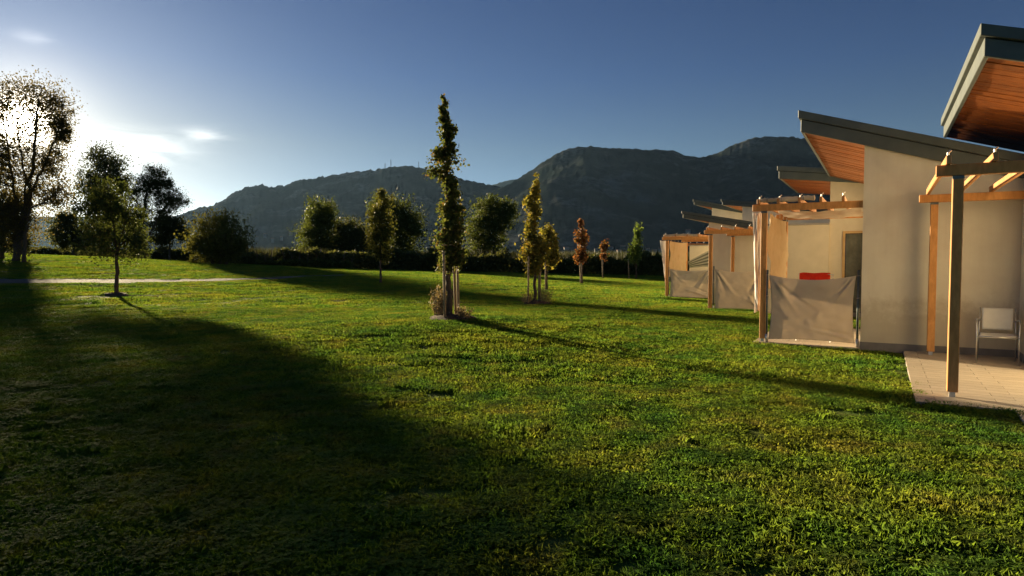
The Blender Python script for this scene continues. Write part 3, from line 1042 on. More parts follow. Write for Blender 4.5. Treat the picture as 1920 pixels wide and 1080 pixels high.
# red towel on a drying rack behind the nearest cloth screen
r = empty('drying_rack', (O2[0], O2[1], ZT), RZ)
tag(r, 'folding drying rack hidden behind the nearest cloth screen', 'drying rack')
mb = MB()
for s in (-1, 1):
    for e in (0, 1):
        MB().tube([(-1.15 + e * .62, 1.0 - .35 * s, 0), (-1.15 + e * .62, 1.0 + .05 * s, 1.34)], .011, 6).build('leg', M['steel'], r)
for v in (.95, 1.0, 1.05):
    MB().tube([(-1.17, v, 1.33), (-.51, v, 1.33)], .007, 6).build('rail', M['steel'], r)
t = empty('towel', (O2[0], O2[1], ZT), RZ)
tag(t, 'bright red towel draped just above the nearest cloth screen', 'towel')
vs = []
n1, n2 = 26, 22
for j in range(n2):
    for i in range(n1):
        s, q = i / (n1 - 1), j / (n2 - 1) * 2 - 1
        if abs(q) < .35:
            v, z = .155 * q / .35, 1.36 + .006 * math.sin(s * 9 + q * 3)
        else:
            v, z = math.copysign(.155 + .02 * (abs(q) - .35), q), 1.36 - (abs(q) - .35) * .8
        vs.append((-1.12 + .52 * s + .015 * math.sin(q * 4), 1.0 + v + .012 * math.sin(s * 14), z))
MB().add(vs, [(j * n1 + i, j * n1 + i + 1, (j + 1) * n1 + i + 1, (j + 1) * n1 + i) for j in range(n2 - 1) for i in range(n1 - 1)]).build('cloth', M['red_cloth'], t, True)

# striped awning cloth hanging aslant in the farthest terrace
r = empty('striped_awning', (P4.x, P4.y, 0), RZ)
tag(r, 'white and grey striped cloth hanging aslant in the farthest terrace', 'awning')
for k in range(9):
    a, b = k / 9, (k + 1) / 9
    lo0, lo1 = Vector((.62, 1.2, 1.62)), Vector((.55, 1.8, 1.35))
    hi0, hi1 = Vector((1.75, 1.2, 2.25)), Vector((1.85, 1.8, 1.45))
    q = [lo0.lerp(lo1, a), hi0.lerp(hi1, a), hi0.lerp(hi1, b), lo0.lerp(lo1, b)]
    dn = Vector((0, .01, -.012))
    MB().hexa([p + dn for p in q], q).build('stripe', M['white_cloth' if k % 2 == 0 else 'grey_cloth'], r)


# ------------------------------------------------------------------ chairs
def chair(O, u, v, z, rz, label):
    p = loc(O, u, v, z)
    r = empty('armchair', p, RZ + rz)
    tag(r, label, 'chair', 'white terrace chairs')
    w, d = .25, .23
    # seat shell: dished sheet; backrest shell
    def shell(fn, n1, n2, name, th):
        vs = [fn(i / (n1 - 1) * 2 - 1, j / (n2 - 1)) for j in range(n2) for i in range(n1)]
        o = MB().add(vs, [(j * n1 + i, j * n1 + i + 1, (j + 1) * n1 + i + 1, (j + 1) * n1 + i) for j in range(n2 - 1) for i in range(n1 - 1)]).build(name, M['chair_white'], r, True)
        m = o.modifiers.new('t', 'SOLIDIFY')
        m.thickness = th
        return o
    shell(lambda s, t: (s * .225, -.24 + .46 * t, .445 - .02 * (1 - s * s) * math.sin(math.pi * t) - .03 * max(0, .12 - t) / .12), 12, 12, 'seat', .012)
    shell(lambda s, t: (s * (.195 + .005 * t), .225 + .10 * t + .035 * (1 - s * s) * .6, .50 + .34 * t), 12, 10, 'backrest', .012)
    for s in (-1, 1):
        MB().tube([(s * .265, -.255, 0), (s * .262, -.235, .40), (s * .268, -.22, .60), (s * .268, -.17, .655), (s * .268, -.05, .67)], .0095, 8).build('leg', M['steel'], r, True)
        MB().tube([(s * .245, .31, 0), (s * .24, .24, .42), (s * .235, .25, .52), (s * .225, .335, .84)], .0095, 8).build('leg', M['steel'], r, True)
        MB().tube([(s * .268, -.06, .67), (s * .27, .06, .668), (s * .258, .18, .655), (s * .232, .275, .64)], .016, 8).build('armrest', M['steel'], r, True)
        MB().tube([(s * .262, -.235, .425), (s * .245, .0, .42), (s * .24, .24, .425)], .010, 8).build('side_rail', M['steel'], r, True)
    MB().tube([(-.262, -.235, .42), (.262, -.235, .42)], .010, 8).build('front_rail', M['steel'], r, True)
    MB().tube([(-.232, .275, .64), (-.1, .31, .64), (.1, .31, .64), (.232, .275, .64)], .010, 8).build('back_rail', M['steel'], r, True)
    return r


def uv_of(O, px, py, z):
    d = ray(px, py)
    t = (z - CAM_H) / d.z
    x, y = d.x * t - O[0], d.y * t - O[1]
    return x * UX + y * UY, x * VX + y * VY


cu, cv = uv_of(O1, 1862, 681, ZT)
chair(O1, cu + .06, cv + .13, ZT, R(-6), 'white armchair with steel legs against the large bare wall')
chair(O1, cu + .78, cv + .20, ZT, R(25), 'second white armchair cut off by the right frame edge')

# ------------------------------------------------------------------ vegetation
def leaf_quads(c, L, Wd, rng, droop=0.3, jitter=.35):
    n = len(c)
    d = rng.normal(size=(n, 3))
    d[:, 2] -= droop
    d /= np.linalg.norm(d, axis=1)[:, None]
    q = rng.normal(size=(n, 3))
    s = np.cross(d, q)
    s /= np.maximum(np.linalg.norm(s, axis=1)[:, None], 1e-6)
    k = 1 + rng.uniform(-jitter, jitter, (n, 1))
    L, Wd = L * k, Wd * k
    v = np.stack([c, c + d * L * .45 + s * Wd, c + d * L, c + d * L * .45 - s * Wd], 1)
    f = np.arange(n * 4).reshape(n, 4)
    return v.reshape(-1, 3), f


def tree(name, label, base, stems, ells, leaf_n, leaf, mat, seed, bark='bark', tr=.12, clumps=60, group=None, cat='tree', sig=.16, shell=2.2, droop=.3, aspect=.34, twigs=3, gap=0.0, flat=1.0, limb=.30, reach=.7):
    """stems: list of polylines (world) with their base radius; ells: list of (centre, rx, ry, rz, weight) in world"""
    rng = np.random.default_rng(seed)
    base = Vector(base)
    r = empty(name, base)
    tb = MB()
    SP_ = []
    for pts, r0 in stems:
        P = []
        pts = [Vector(p) - base for p in pts]
        for i in range(len(pts) - 1):
            for k in range(6):
                t = k / 6
                p = pts[i].lerp(pts[i + 1], t)
                P.append(p + Vector(rng.normal(size=3)) * r0 * .25 * (1 if i + k else 0))
        P.append(pts[-1])
        n = len(P)
        rad = [r0 * (1 - .86 * (i / (n - 1)) ** .9) * (1.35 if i == 0 else 1.0) for i in range(n)]
        P[0] = P[0] - Vector((0, 0, .12))
        tb.tube(P, rad, 8)
        SP_ += [(p, rad[i]) for i, p in enumerate(P)]
    SPp = np.array([p for p, _ in SP_])
    wts = np.array([e[4] for e in ells], float)
    wts /= wts.sum()
    C = []
    for k in range(clumps):
        e = ells[rng.choice(len(ells), p=wts)]
        d = rng.normal(size=3)
        d /= np.linalg.norm(d)
        rad = rng.uniform(0, 1) ** (1 / shell)
        C.append((np.array(e[0]) - np.array(base) + d * rad * np.array(e[1:4]), np.mean(e[1:4])))
    cs = []
    per = leaf_n // clumps
    for c, er in C:
        # limb from a lower stem point
        dd = np.linalg.norm((SPp - c) * np.array([1, 1, .75]), axis=1) + np.where(SPp[:, 2] > c[2] - .12 * er, 50, 0) + np.where(SPp[:, 2] < c[2] * .12, 20, 0)
        k = int(np.argmin(dd))
        a, ra = SPp[k], SP_[k][1]
        L = np.linalg.norm(c - a)
        mid = a + (c - a) * .5 + np.array([0, 0, .10 * L]) + rng.normal(size=3) * .05 * L
        r0 = min(ra * .55, max(.006, limb * .04 * L + .004))
        pl = [a, a * .25 + mid * .75 - (mid - a) * .0, mid, c]
        pl = [a, (a + mid) / 2 + rng.normal(size=3) * .02 * L, mid, (mid + c) / 2 + np.array([0, 0, .03 * L]), c]
        tb.tube(pl, [r0, r0 * .8, r0 * .6, r0 * .4, r0 * .18], 5, False)
        sg = sig * er * rng.uniform(.7, 1.35)
        nl = int(per * rng.uniform(.55, 1.5))
        g = np.clip(rng.normal(size=(nl, 3)), -2.0, 2.0) * sg * np.array([1, 1, flat])
        cs.append(c + g)
        for q in range(twigs):
            e2 = c + np.clip(rng.normal(size=3), -1.5, 1.5) * sg * 1.3
            tb.tube([mid * .4 + c * .6, (c + e2) / 2 + rng.normal(size=3) * .05 * L, e2], [r0 * .3, r0 * .2, r0 * .1 + .001], 4, False)
            m = max(2, nl // 7)
            t = rng.uniform(0, 1, (m, 1))
            cs.append(c + (e2 - c) * t + rng.normal(size=(m, 3)) * sg * .22)
        m = max(1, nl // 8)
        t = rng.uniform(.45, 1, (m, 1))
        cs.append(mid + (c - mid) * t + rng.normal(size=(m, 3)) * sg * .3)
    c = np.vstack(cs)
    if gap:
        nz = fbm(c[:, 0] * gap + c[:, 1] * .7 * gap, c[:, 2] * gap, seed + 3, 2)
        c = c[nz > -.30]
    v, f = leaf_quads(c, leaf, leaf * aspect, rng, droop)
    tb.build('trunk', M[bark], r, True)
    link('crown', np_mesh('crown', v, f, M[mat]), None, r)
    tag(r, label, cat, group)
    return r


def ell(px, py, rx, ry, Y, w=None, depth=1.0):
    c = at(px, py, Y)
    k = Y / F
    a = rx * k
    return (c, a, a * depth, ry * k, w if w else rx * ry)


def gpt(px, Y):
    x = (px - 960) / F * Y
    return Vector((x, Y, gz(x, Y)))


def stem(px0, Y, pts, r0, dy=0.0):
    """stem from the ground at px0, through the given photo positions at about distance Y"""
    g = gpt(px0, Y)
    return ([g] + [at(x, y, Y + dy * (i + 1)) for i, (x, y) in enumerate(pts)], r0)


def column(prof, cx, Y, seed, step=10, dens=1.0):
    rg = random.Random(seed)
    ys = [p[0] for p in prof]
    out = []
    y = ys[0]
    while y < ys[-1]:
        w = float(np.interp(y, ys, [p[1] for p in prof]))
        c = float(np.interp(y, ys, [p[2] for p in prof])) if len(prof[0]) > 2 else cx
        for q in range(2):
            k = rg.uniform(.6, 1.1)
            out.append(ell(c + rg.uniform(-.45, .45) * w, y + rg.uniform(-5, 5), w * k * .75, max(5, step * .9), Y, w * k + 2, .95))
        y += step
    return out


GT = 'trees on the left bank'
# big multi-stemmed trees in front of the sun
Y = 43.0
tree('tall_tree', 'tallest tree at the left edge with the sun in its crown', gpt(32, Y),
     [stem(30, Y, [(38, 440), (50, 380), (62, 300), (70, 220), (76, 160)], .21), stem(33, Y, [(48, 430), (60, 360), (86, 300), (112, 240), (120, 200)], .13), stem(28, Y, [(32, 430), (26, 350), (14, 270), (4, 200)], .14), stem(46, Y - .5, [(50, 430), (56, 392), (92, 372), (120, 355)], .12), stem(31, Y, [(42, 420), (48, 340), (36, 270), (30, 200)], .11)],
     [ell(62, 180, 52, 30, Y, 1.3, .6), ell(108, 212, 26, 40, Y, 1.1, .6), ell(120, 250, 20, 24, Y, .5, .6), ell(8, 190, 34, 40, Y, 1.1, .6), ell(60, 245, 50, 50, Y, 1.5, .6), ell(40, 325, 58, 56, Y, 3.0, .7), ell(100, 362, 38, 28, Y, 1.3, .7), ell(-30, 280, 40, 80, Y, 2.4, .7), ell(20, 415, 52, 42, Y, 2.3, .7), ell(96, 300, 22, 34, Y, .6, .6)],
     23000, .12, 'leaf_glow', 101, tr=.3, clumps=560, group=GT, sig=.36, shell=2.8, twigs=3, aspect=.36)
Y = 45.0
tree('tall_tree', 'dark tree half cut off by the left frame edge', gpt(2, Y),
     [stem(2, Y, [(4, 430), (-8, 360), (-26, 290), (-40, 240)], .22), stem(4, Y, [(10, 420), (20, 360)], .12)],
     [ell(-60, 300, 60, 70, Y, 2.0, .8), ell(-20, 400, 60, 55, Y, 2.0, .8), ell(20, 400, 30, 40, Y, 1.0, .8), ell(30, 450, 34, 22, Y, .6)],
     7000, .18, 'leaf_dark', 102, clumps=90, group=GT, sig=.26)
# young tree standing on the lawn in front of the path
Y = 25.4
tree('young_tree', 'large-leaved young tree on the lawn in front of the gravel path', gpt(218, Y),
     [stem(218, Y, [(219, 500), (216, 450), (208, 400), (202, 350)], .085), stem(217, Y, [(219, 480), (234, 420), (236, 370)], .05)],
     [ell(196, 372, 40, 32, Y, 1.6, .9), ell(234, 408, 36, 36, Y, 1.6, .9), ell(176, 398, 32, 26, Y, .9), ell(212, 455, 58, 28, Y, 1.7, .9), ell(154, 384, 18, 12, Y, .2), ell(255, 450, 30, 34, Y, 1.0), ell(228, 350, 14, 14, Y, .15), ell(180, 440, 34, 24, Y, .7)],
     6800, .10, 'leaf_front', 103, bark='bark_red', clumps=200, group='young trees on the lawn', sig=.25, aspect=.3, limb=.2)
Y = 150.0
tree('tall_tree', 'dense round-topped tree rising far behind the large-leaved young tree', gpt(200, Y),
     [stem(200, Y, [(200, 440), (198, 380), (197, 320), (195, 290)], .65), stem(202, Y, [(206, 420), (222, 360), (226, 320)], .3), stem(199, Y, [(190, 420), (178, 370), (172, 340)], .3)],
     [ell(196, 304, 36, 30, Y, 2.0, .9), ell(222, 332, 18, 28, Y, .7), ell(172, 345, 24, 32, Y, .9), ell(200, 370, 42, 40, Y, 2.0, .9), ell(196, 420, 40, 36, Y, 1.2, .9)],
     11000, .42, 'leaf_dark', 104, clumps=240, group=GT, sig=.26)
Y = 92.0
tree('willow_tree', 'leaning airy willow with feathery twigs left of the round bush', gpt(266, Y),
     [stem(264, Y, [(264, 440), (270, 390), (280, 350), (292, 322)], .40), stem(268, Y, [(282, 440), (300, 400), (318, 376), (338, 362)], .17), stem(264, Y, [(262, 420), (256, 360), (258, 340)], .12)],
     [ell(290, 340, 26, 26, Y, 1.4, .8), ell(262, 360, 24, 32, Y, 1.2, .8), ell(325, 372, 28, 22, Y, 1.2, .8), ell(300, 385, 26, 28, Y, .9, .8), ell(256, 420, 30, 44, Y, 1.6, .8), ell(308, 345, 16, 16, Y, .4)],
     18000, .22, 'leaf_dark', 105, clumps=260, group=GT, sig=.22, aspect=.2, shell=2.6, twigs=4)
Y = 104.0
tree('broad_tree', 'low dark tree left of the large-leaved young tree', gpt(138, Y), [stem(138, Y, [(138, 460), (134, 430), (130, 410)], .2)],
     [ell(132, 430, 32, 30, Y, 2, .9), ell(150, 455, 26, 22, Y, 1, .9), ell(112, 448, 16, 20, Y, .6), ell(122, 410, 16, 12, Y, .5)], 6500, .32, 'leaf_dark', 106, clumps=80, group=GT, sig=.28)
Y = 98.0
tree('broad_tree', 'small dark tree between the leaning willow and round bush', gpt(318, Y), [stem(318, Y, [(318, 460), (320, 430), (318, 410)], .17)],
     [ell(318, 420, 26, 22, Y, 1.4, .9), ell(335, 436, 18, 14, Y, .6), ell(306, 448, 18, 20, Y, .7)], 4800, .3, 'leaf_dark', 107, clumps=60, group=GT, sig=.28)
Y = 52.0
tree('round_bush', 'broad round golden-green bush standing alone on the bank', gpt(410, Y), [stem(400, Y, [(396, 460), (388, 430)], .14), stem(412, Y, [(414, 450), (418, 425)], .14), stem(424, Y, [(432, 455), (440, 430)], .12)],
     [ell(412, 440, 50, 36, Y, 3, .9), ell(400, 470, 42, 28, Y, 1.6, .9), ell(440, 465, 22, 30, Y, .8), ell(372, 465, 16, 30, Y, .6)], 9000, .18, 'leaf_gold', 108, clumps=110, group=GT, cat='bush', sig=.26)
GB = 'trees along the back hedge'
Y = 82.0
tree('broad_tree', 'dense upright tree with rounded top right of the round bush', gpt(600, Y), [stem(600, Y, [(600, 460), (598, 420), (600, 390)], .24)],
     [ell(600, 402, 32, 26, Y, 1.6, .9), ell(600, 440, 38, 30, Y, 2.0, .9), ell(592, 475, 36, 26, Y, 1.6, .9)], 11000, .24, 'leaf_mid', 109, clumps=150, group=GB, sig=.26)
Y = 84.0
tree('broad_tree', 'low bushy tree between dense upright and thin-trunked young tree', gpt(655, Y), [stem(655, Y, [(655, 470), (655, 440)], .17)],
     [ell(650, 440, 28, 26, Y, 1.5, .9), ell(678, 455, 36, 30, Y, 1.8, .9), ell(640, 475, 34, 26, Y, 1.2)], 11000, .25, 'leaf_hedge', 110, clumps=80, group=GB, sig=.28)
Y = 36.0
tree('young_tree', 'young tree with thin dark trunk standing before the hedge', gpt(714, Y), [stem(714, Y, [(714, 500), (713, 460), (714, 410), (715, 370)], .075)],
     column([(358, 6, 718), (375, 18, 716), (398, 30, 716), (428, 33, 714), (455, 28, 712), (478, 18, 712), (488, 8, 712)], 714, Y, 7),
     4800, .125, 'leaf_gold', 111, clumps=170, group='young trees on the lawn', sig=.36, twigs=2, limb=.16, shell=2.4)
Y = 86.0
tree('broad_tree', 'wide dark tree behind the thin-trunked young tree', gpt(748, Y), [stem(748, Y, [(746, 470), (745, 430), (750, 400)], .22)],
     [ell(740, 400, 34, 30, Y, 1.6, .9), ell(762, 430, 34, 34, Y, 1.8, .9), ell(745, 470, 50, 28, Y, 1.8, .9), ell(712, 385, 20, 20, Y, .5)], 12000, .25, 'leaf_mid', 112, clumps=160, group=GB, sig=.27)
Y = 82.0
tree('broad_tree', 'rounded willow-like tree right of the tall oak', gpt(918, Y), [stem(918, Y, [(918, 470), (915, 430), (912, 395)], .22), stem(920, Y, [(930, 440), (948, 400)], .12)],
     [ell(915, 400, 30, 28, Y, 1.6, .9), ell(905, 435, 30, 34, Y, 1.6, .9), ell(948, 395, 22, 22, Y, .9), ell(938, 430, 22, 30, Y, .9), ell(908, 475, 34, 26, Y, 1.3, .9)], 12000, .23, 'leaf_mid', 113, clumps=170, group=GB, sig=.25)

# fastigiate oak in the middle, staked
def staked(root, stakes, Y, px_base):
    for k, (x0, x1, ytop, yb) in enumerate(stakes):
        g = at(x0, yb, Y)
        x, y = g.x, Y + (-.35, .3, .45)[k % 3]
        p0 = Vector((x, y, gz(x, y) - .05)) - Vector(root.location)
        tp = at(x1, ytop, y)
        MB().tube([p0, Vector((tp.x, y, tp.z)) - Vector(root.location)], [.035, .03], 8).build('stake', M['stake'], root, True)


Y = 15.4
oak = tree('fastigiate_oak', 'tall slender columnar oak staked in the middle of the lawn', gpt(843, Y), [stem(843, Y, [(842, 540), (840, 480), (840, 400), (838, 320), (834, 250), (832, 190)], .085)],
     column([(186, 3, 831), (215, 8, 833), (250, 15, 840), (275, 14, 838), (298, 27, 832), (318, 25, 835), (345, 15, 845), (368, 17, 846), (395, 25, 841), (430, 30, 845), (462, 31, 846), (490, 29, 846), (505, 14, 845)], 840, Y, 5),
     6000, .078, 'leaf_oak', 120, clumps=330, group='young trees on the lawn', sig=.42, aspect=.42, twigs=2, limb=.16, shell=2.6)
staked(oak, [(837, 832, 470, 600), (858, 857, 478, 585), (852, 850, 474, 586)], Y, 843)
mb = MB()
lo = Vector(oak.location)
for z in (1.55, 1.75):
    mb.tube([(-.16, -.3, z), (.05, -.08, z + .01), (.24, .3, z)], .018, 6)
mb.build('tie_bar', M['stake'], oak)
Y = 24.4
t12 = tree('young_tree', 'yellow-green staked young tree with narrow top right of the oak', gpt(1004, Y), [stem(1004, Y, [(1003, 520), (1002, 470), (1003, 410), (1004, 345)], .07)],
     column([(332, 3, 1005), (352, 9, 1005), (385, 16, 998), (408, 13, 1000), (432, 17, 1000), (460, 24, 1004), (490, 28, 1006), (506, 18, 1002)], 1004, Y, 6),
     3300, .108, 'leaf_yellow', 121, clumps=190, group='young trees on the lawn', sig=.42, aspect=.42, twigs=2, limb=.16, shell=2.6)
staked(t12, [(990, 991, 480, 570), (1013, 1013, 485, 566), (1011, 1011, 484, 560)], Y, 1004)
Y = 33.0
t12b = tree('young_tree', 'yellow-green staked young tree half hidden behind another', gpt(1025, Y), [stem(1025, Y, [(1025, 500), (1026, 460), (1026, 430)], .06)],
     [ell(1028, 450, 17, 24, Y, 1.2, .9), ell(1030, 480, 18, 18, Y, .9, .9)], 1900, .14, 'leaf_yellow', 122, clumps=60, group='young trees on the lawn', sig=.24, aspect=.42, twigs=2, limb=.14)
staked(t12b, [(1022, 1023, 490, 542)], Y, 1025)
Y = 40.0
t13 = tree('young_tree', 'red-leaved narrow sapling before the hedge', gpt(1091, Y), [stem(1091, Y, [(1091, 490), (1091, 450), (1090, 410)], .07)],
     [ell(1090, 418, 4, 15, Y, .3, .9), ell(1089, 448, 9, 22, Y, 1.0, .9), ell(1090, 478, 13, 14, Y, 1.0, .9)], 1700, .13, 'leaf_red', 123, clumps=70, group='young trees on the lawn', sig=.24, aspect=.42, twigs=2, limb=.12)
staked(t13, [(1087, 1087, 490, 528)], Y, 1091)
Y = 50.0
t14 = tree('young_tree', 'tiny red-leaved sapling, smallest before the hedge', gpt(1131, Y), [stem(1131, Y, [(1131, 490), (1131, 450)], .05)],
     [ell(1131, 462, 6, 14, Y, .8, .9), ell(1131, 480, 7, 8, Y, .6, .9)], 700, .13, 'leaf_red', 124, clumps=30, group='young trees on the lawn', sig=.26, aspect=.42, twigs=2, limb=.12)
staked(t14, [(1129, 1129, 486, 522)], Y, 1131)
Y = 50.0
t15 = tree('young_tree', 'slim green sapling nearest the far pergola', gpt(1193, Y), [stem(1193, Y, [(1193, 490), (1193, 450), (1193, 424)], .06)],
     [ell(1194, 438, 7, 18, Y, .7, .9), ell(1193, 468, 12, 20, Y, 1.2, .9), ell(1188, 486, 12, 10, Y, .5)], 2000, .14, 'leaf_green', 125, clumps=60, group='young trees on the lawn', sig=.25, aspect=.42, twigs=2, limb=.12)
staked(t15, [(1178, 1178, 488, 522)], Y, 1193)


# mulch rings and dry weeds at the feet of the staked trees
def mulch(px, Y, rx, label, seed):
    g = gpt(px, Y)
    rng = random.Random(seed)
    vs, n, m = [], 26, 6
    for j in range(m + 1):
        for i in range(n):
            a = 2 * math.pi * i / n
            q = j / m
            rad = rx * q * (1 + .14 * math.sin(3 * a + seed) + .08 * math.sin(7 * a))
            x, y = g.x + rad * math.cos(a), g.y + rad * math.sin(a)
            vs.append((x, y, gz(x, y) + .10 * (1 - q ** 2) + rng.uniform(-.015, .02) - .005))
    fs = [(j * n + i, j * n + (i + 1) % n, (j + 1) * n + (i + 1) % n, (j + 1) * n + i) for j in range(m) for i in range(n)]
    o = MB().add(vs, fs).build('mulch_mound', M['mulch'], None, True)
    tag(o, label, 'mulch', 'earth mounds round the young trees')


mulch(846, 15.4, .62, 'brown earth mound at the foot of the columnar oak', 1)
mulch(1004, 24.4, .55, 'earth mound at the foot of the yellow-green staked tree', 2)
mulch(218, 25.4, .55, 'earth mound at the foot of the large-leaved tree', 3)


def weeds(px, Y, n, h, spread, label, seed, mat='weed'):
    rng = np.random.default_rng(seed)
    g = gpt(px, Y)
    r = empty('dry_shrub', g)
    tb = MB()
    pts = []
    for k in range(n):
        a = rng.uniform(0, 6.28)
        q = rng.uniform(.1, 1) * spread
        b = np.array([q * .5 * math.cos(a), q * .5 * math.sin(a), 0])
        e = np.array([q * math.cos(a), q * math.sin(a), h * rng.uniform(.55, 1)])
        m = (b + e) / 2 + np.array([0, 0, .1 * h]) + rng.normal(size=3) * .03
        tb.tube([b, m, e], [.006, .005, .002], 4, False)
        t = rng.uniform(.15, 1, (16, 1))
        pts.append(b + (e - b) * t + np.array([0, 0, .06 * h]) + rng.normal(size=(16, 3)) * .035)
    tb.build('stems', M['stake'], r)
    v, f = leaf_quads(np.vstack(pts), .06, .012, rng, -.4)
    link('foliage', np_mesh('foliage', v, f, M[mat]), None, r)
    tag(r, label, 'shrub', 'dry shrubs at the feet of young trees')


weeds(824, 15.5, 60, .78, .22, 'dry pale shrub left of the columnar oak stakes', 1)
weeds(868, 15.2, 26, .26, .25, 'low dry tuft right of the columnar oak', 2)
weeds(1020, 24.5, 34, .62, .45, 'dry spreading weeds right of the yellow-green staked tree', 3)
weeds(988, 24.2, 20, .34, .3, 'low weeds left of the yellow-green staked tree', 4)


# hedge belt and reeds
def hedge(label, px0, px1, Y, ytop, n, seed, leaf=.24, mat='leaf_hedge', thick=2.2, var=.35):
    rng = np.random.default_rng(seed)
    a = gpt((px0 + px1) / 2, Y)
    r = empty('hedge', a)
    px = rng.uniform(px0, px1, n)
    dep = rng.uniform(-thick / 2, thick / 2, n)
    yy = Y + dep
    x = (px - 960) / F * yy
    g = ground_z(x, yy)
    k = vnoise(px / 22, px * 0, seed) + .6 * vnoise(px / 8, px * 0, seed + 1)
    top = np.array([at(0, ytop, Y).z] * n) + var * 1.6 * k - .12 * dep ** 2
    h = np.maximum(top - g, .4)
    z = g + h * rng.uniform(0, 1, n) ** .8
    c = np.stack([x - a.x, yy - a.y, z - a.z], -1)
    v, f = leaf_quads(c, leaf, leaf * .34, rng, .1)
    link('foliage', np_mesh('foliage', v, f, M[mat]), None, r)
    tb = MB()
    for q in np.linspace(px0, px1, max(4, int((px1 - px0) / 14))):
        b = gpt(q, Y)
        tb.tube([b - a - Vector((0, 0, .1)), b - a + Vector((rng.uniform(-.3, .3), 0, .9)), b - a + Vector((rng.uniform(-.5, .5), rng.uniform(-.4, .4), 1.7))], [.06, .045, .015], 5, False)
    tb.build('stems', M['bark'], r)
    tag(r, label, 'hedge', 'hedges along the far edge of the lawn')


hedge('long dark hedge from the yellow-green young tree to the far pergola', 960, 1262, 62, 481, 15000, 201, var=.55)
hedge('dark hedge stretch behind the tall columnar oak', 690, 955, 62, 474, 14000, 202, var=.5)
hedge('dark hedge right of the round bush', 440, 690, 62, 474, 12000, 203, var=.5)
hedge('dark hedge under the leaning willow', 190, 372, 108, 468, 9000, 204, leaf=.36)
hedge('dark hedge at the far left behind the tall trees', -60, 180, 112, 466, 9000, 205, leaf=.36)
hedge('low shrubs in front of the hedge by the dense upright tree', 480, 660, 59.5, 492, 3500, 206, .2, 'leaf_mid', 1.2)


def reeds():
    rng = np.random.default_rng(301)
    n = 42000
    px = rng.uniform(-200, 1330, n)
    y = np.where(px < 380, rng.uniform(118, 150, n), rng.uniform(70, 118, n))
    x = (px - 960) / F * y
    g = ground_z(x, y)
    top = np.interp(px, [-200, 0, 300, 500, 800, 1300], [3.6, 3.6, 3.4, 3.2, 2.9, 2.7]) + .5 * vnoise(x / 6, y / 6, 5) + np.where(px < 380, 0.6, .012 * (y - 70))
    h = np.maximum(top - g, .6) * rng.uniform(.75, 1.05, n)
    lean = rng.normal(size=(n, 2)) * .22
    a = rng.uniform(0, 3.14, n)
    w = .05
    c = np.stack([x, y, g - .1], -1)
    t = np.stack([x + lean[:, 0], y + lean[:, 1], g + h], -1)
    s = np.stack([np.cos(a) * w, np.sin(a) * w, a * 0], -1)
    m = (c + t) / 2
    v = np.stack([c - s, c + s, m + s * 1.2, t, m - s * 1.2], 1).reshape(-1, 3)
    f = np.arange(n * 5).reshape(n, 5)
    o = link('reed_bed', np_mesh('reed_bed', v, f, M['reed']))
    tag(o, 'olive reed bed stretching behind the hedges', 'reeds', kind='stuff')


reeds()


# ------------------------------------------------------------------ grass
def patch_mesh(name, size, blades, h0, w0, seed, clover=0.0):
    rng = np.random.default_rng(seed)
    n = blades
    b = np.stack([rng.uniform(-size / 2, size / 2, n), rng.uniform(-size / 2, size / 2, n), np.full(n, -.012)], -1)
    b[:, :2] += rng.normal(size=(n, 2)) * size * .08
    h = h0 * rng.uniform(.45, 1.3, n)
    a = rng.uniform(0, 2 * math.pi, n)
    ln = np.abs(rng.normal(size=n)) * .6 + .15
    d = np.stack([np.cos(a), np.sin(a), a * 0], -1)
    s = np.stack([-np.sin(a), np.cos(a), a * 0], -1) * (w0 * rng.uniform(.6, 1.3, n) / 2)[:, None]
    m = b + d * (h * ln * .35)[:, None] + np.array([0, 0, 1]) * (h * .6)[:, None]
    t = b + d * (h * ln)[:, None] + np.array([0, 0, 1]) * (h * np.clip(1.05 - .35 * ln, .35, 1))[:, None]
    v = np.stack([b - s, b + s, m + s * .8, t, m - s * .8], 1).reshape(-1, 3)
    f = np.arange(n * 5).reshape(n, 5)
    me = np_mesh(name, v, f, M['grass'])
    if clover:
        k = int(n * clover)
        c = np.stack([rng.uniform(-size / 2, size / 2, k), rng.uniform(-size / 2, size / 2, k), h0 * rng.uniform(.25, .75, k)], -1)
        a = rng.uniform(0, 6.28, k)
        L = .016 * rng.uniform(.7, 1.4, k)
        vs = []
        for q in range(3):
            aa = a + q * 2.1
            dd = np.stack([np.cos(aa), np.sin(aa), rng.uniform(-.2, .35, k)], -1) * L[:, None]
            ss = np.stack([-np.sin(aa), np.cos(aa), aa * 0], -1) * (L * .5)[:, None]
            vs.append(np.stack([c, c + dd * .6 + ss, c + dd, c + dd * 1.0, c + dd * .6 - ss], 1))
        v2 = np.concatenate(vs, 0).reshape(-1, 3)
        v = np.vstack([v, v2])
        f = np.arange(len(v)).reshape(-1, 5)
        me = np_mesh(name, v, f, M['grass'])
    return me


def inside_poly_uv(X, Y, O, u0, u1, v0, v1):
    x, y = X - O[0], Y - O[1]
    u, v = x * UX + y * UY, x * VX + y * VY
    return (u > u0) & (u < u1) & (v > v0) & (v < v1)


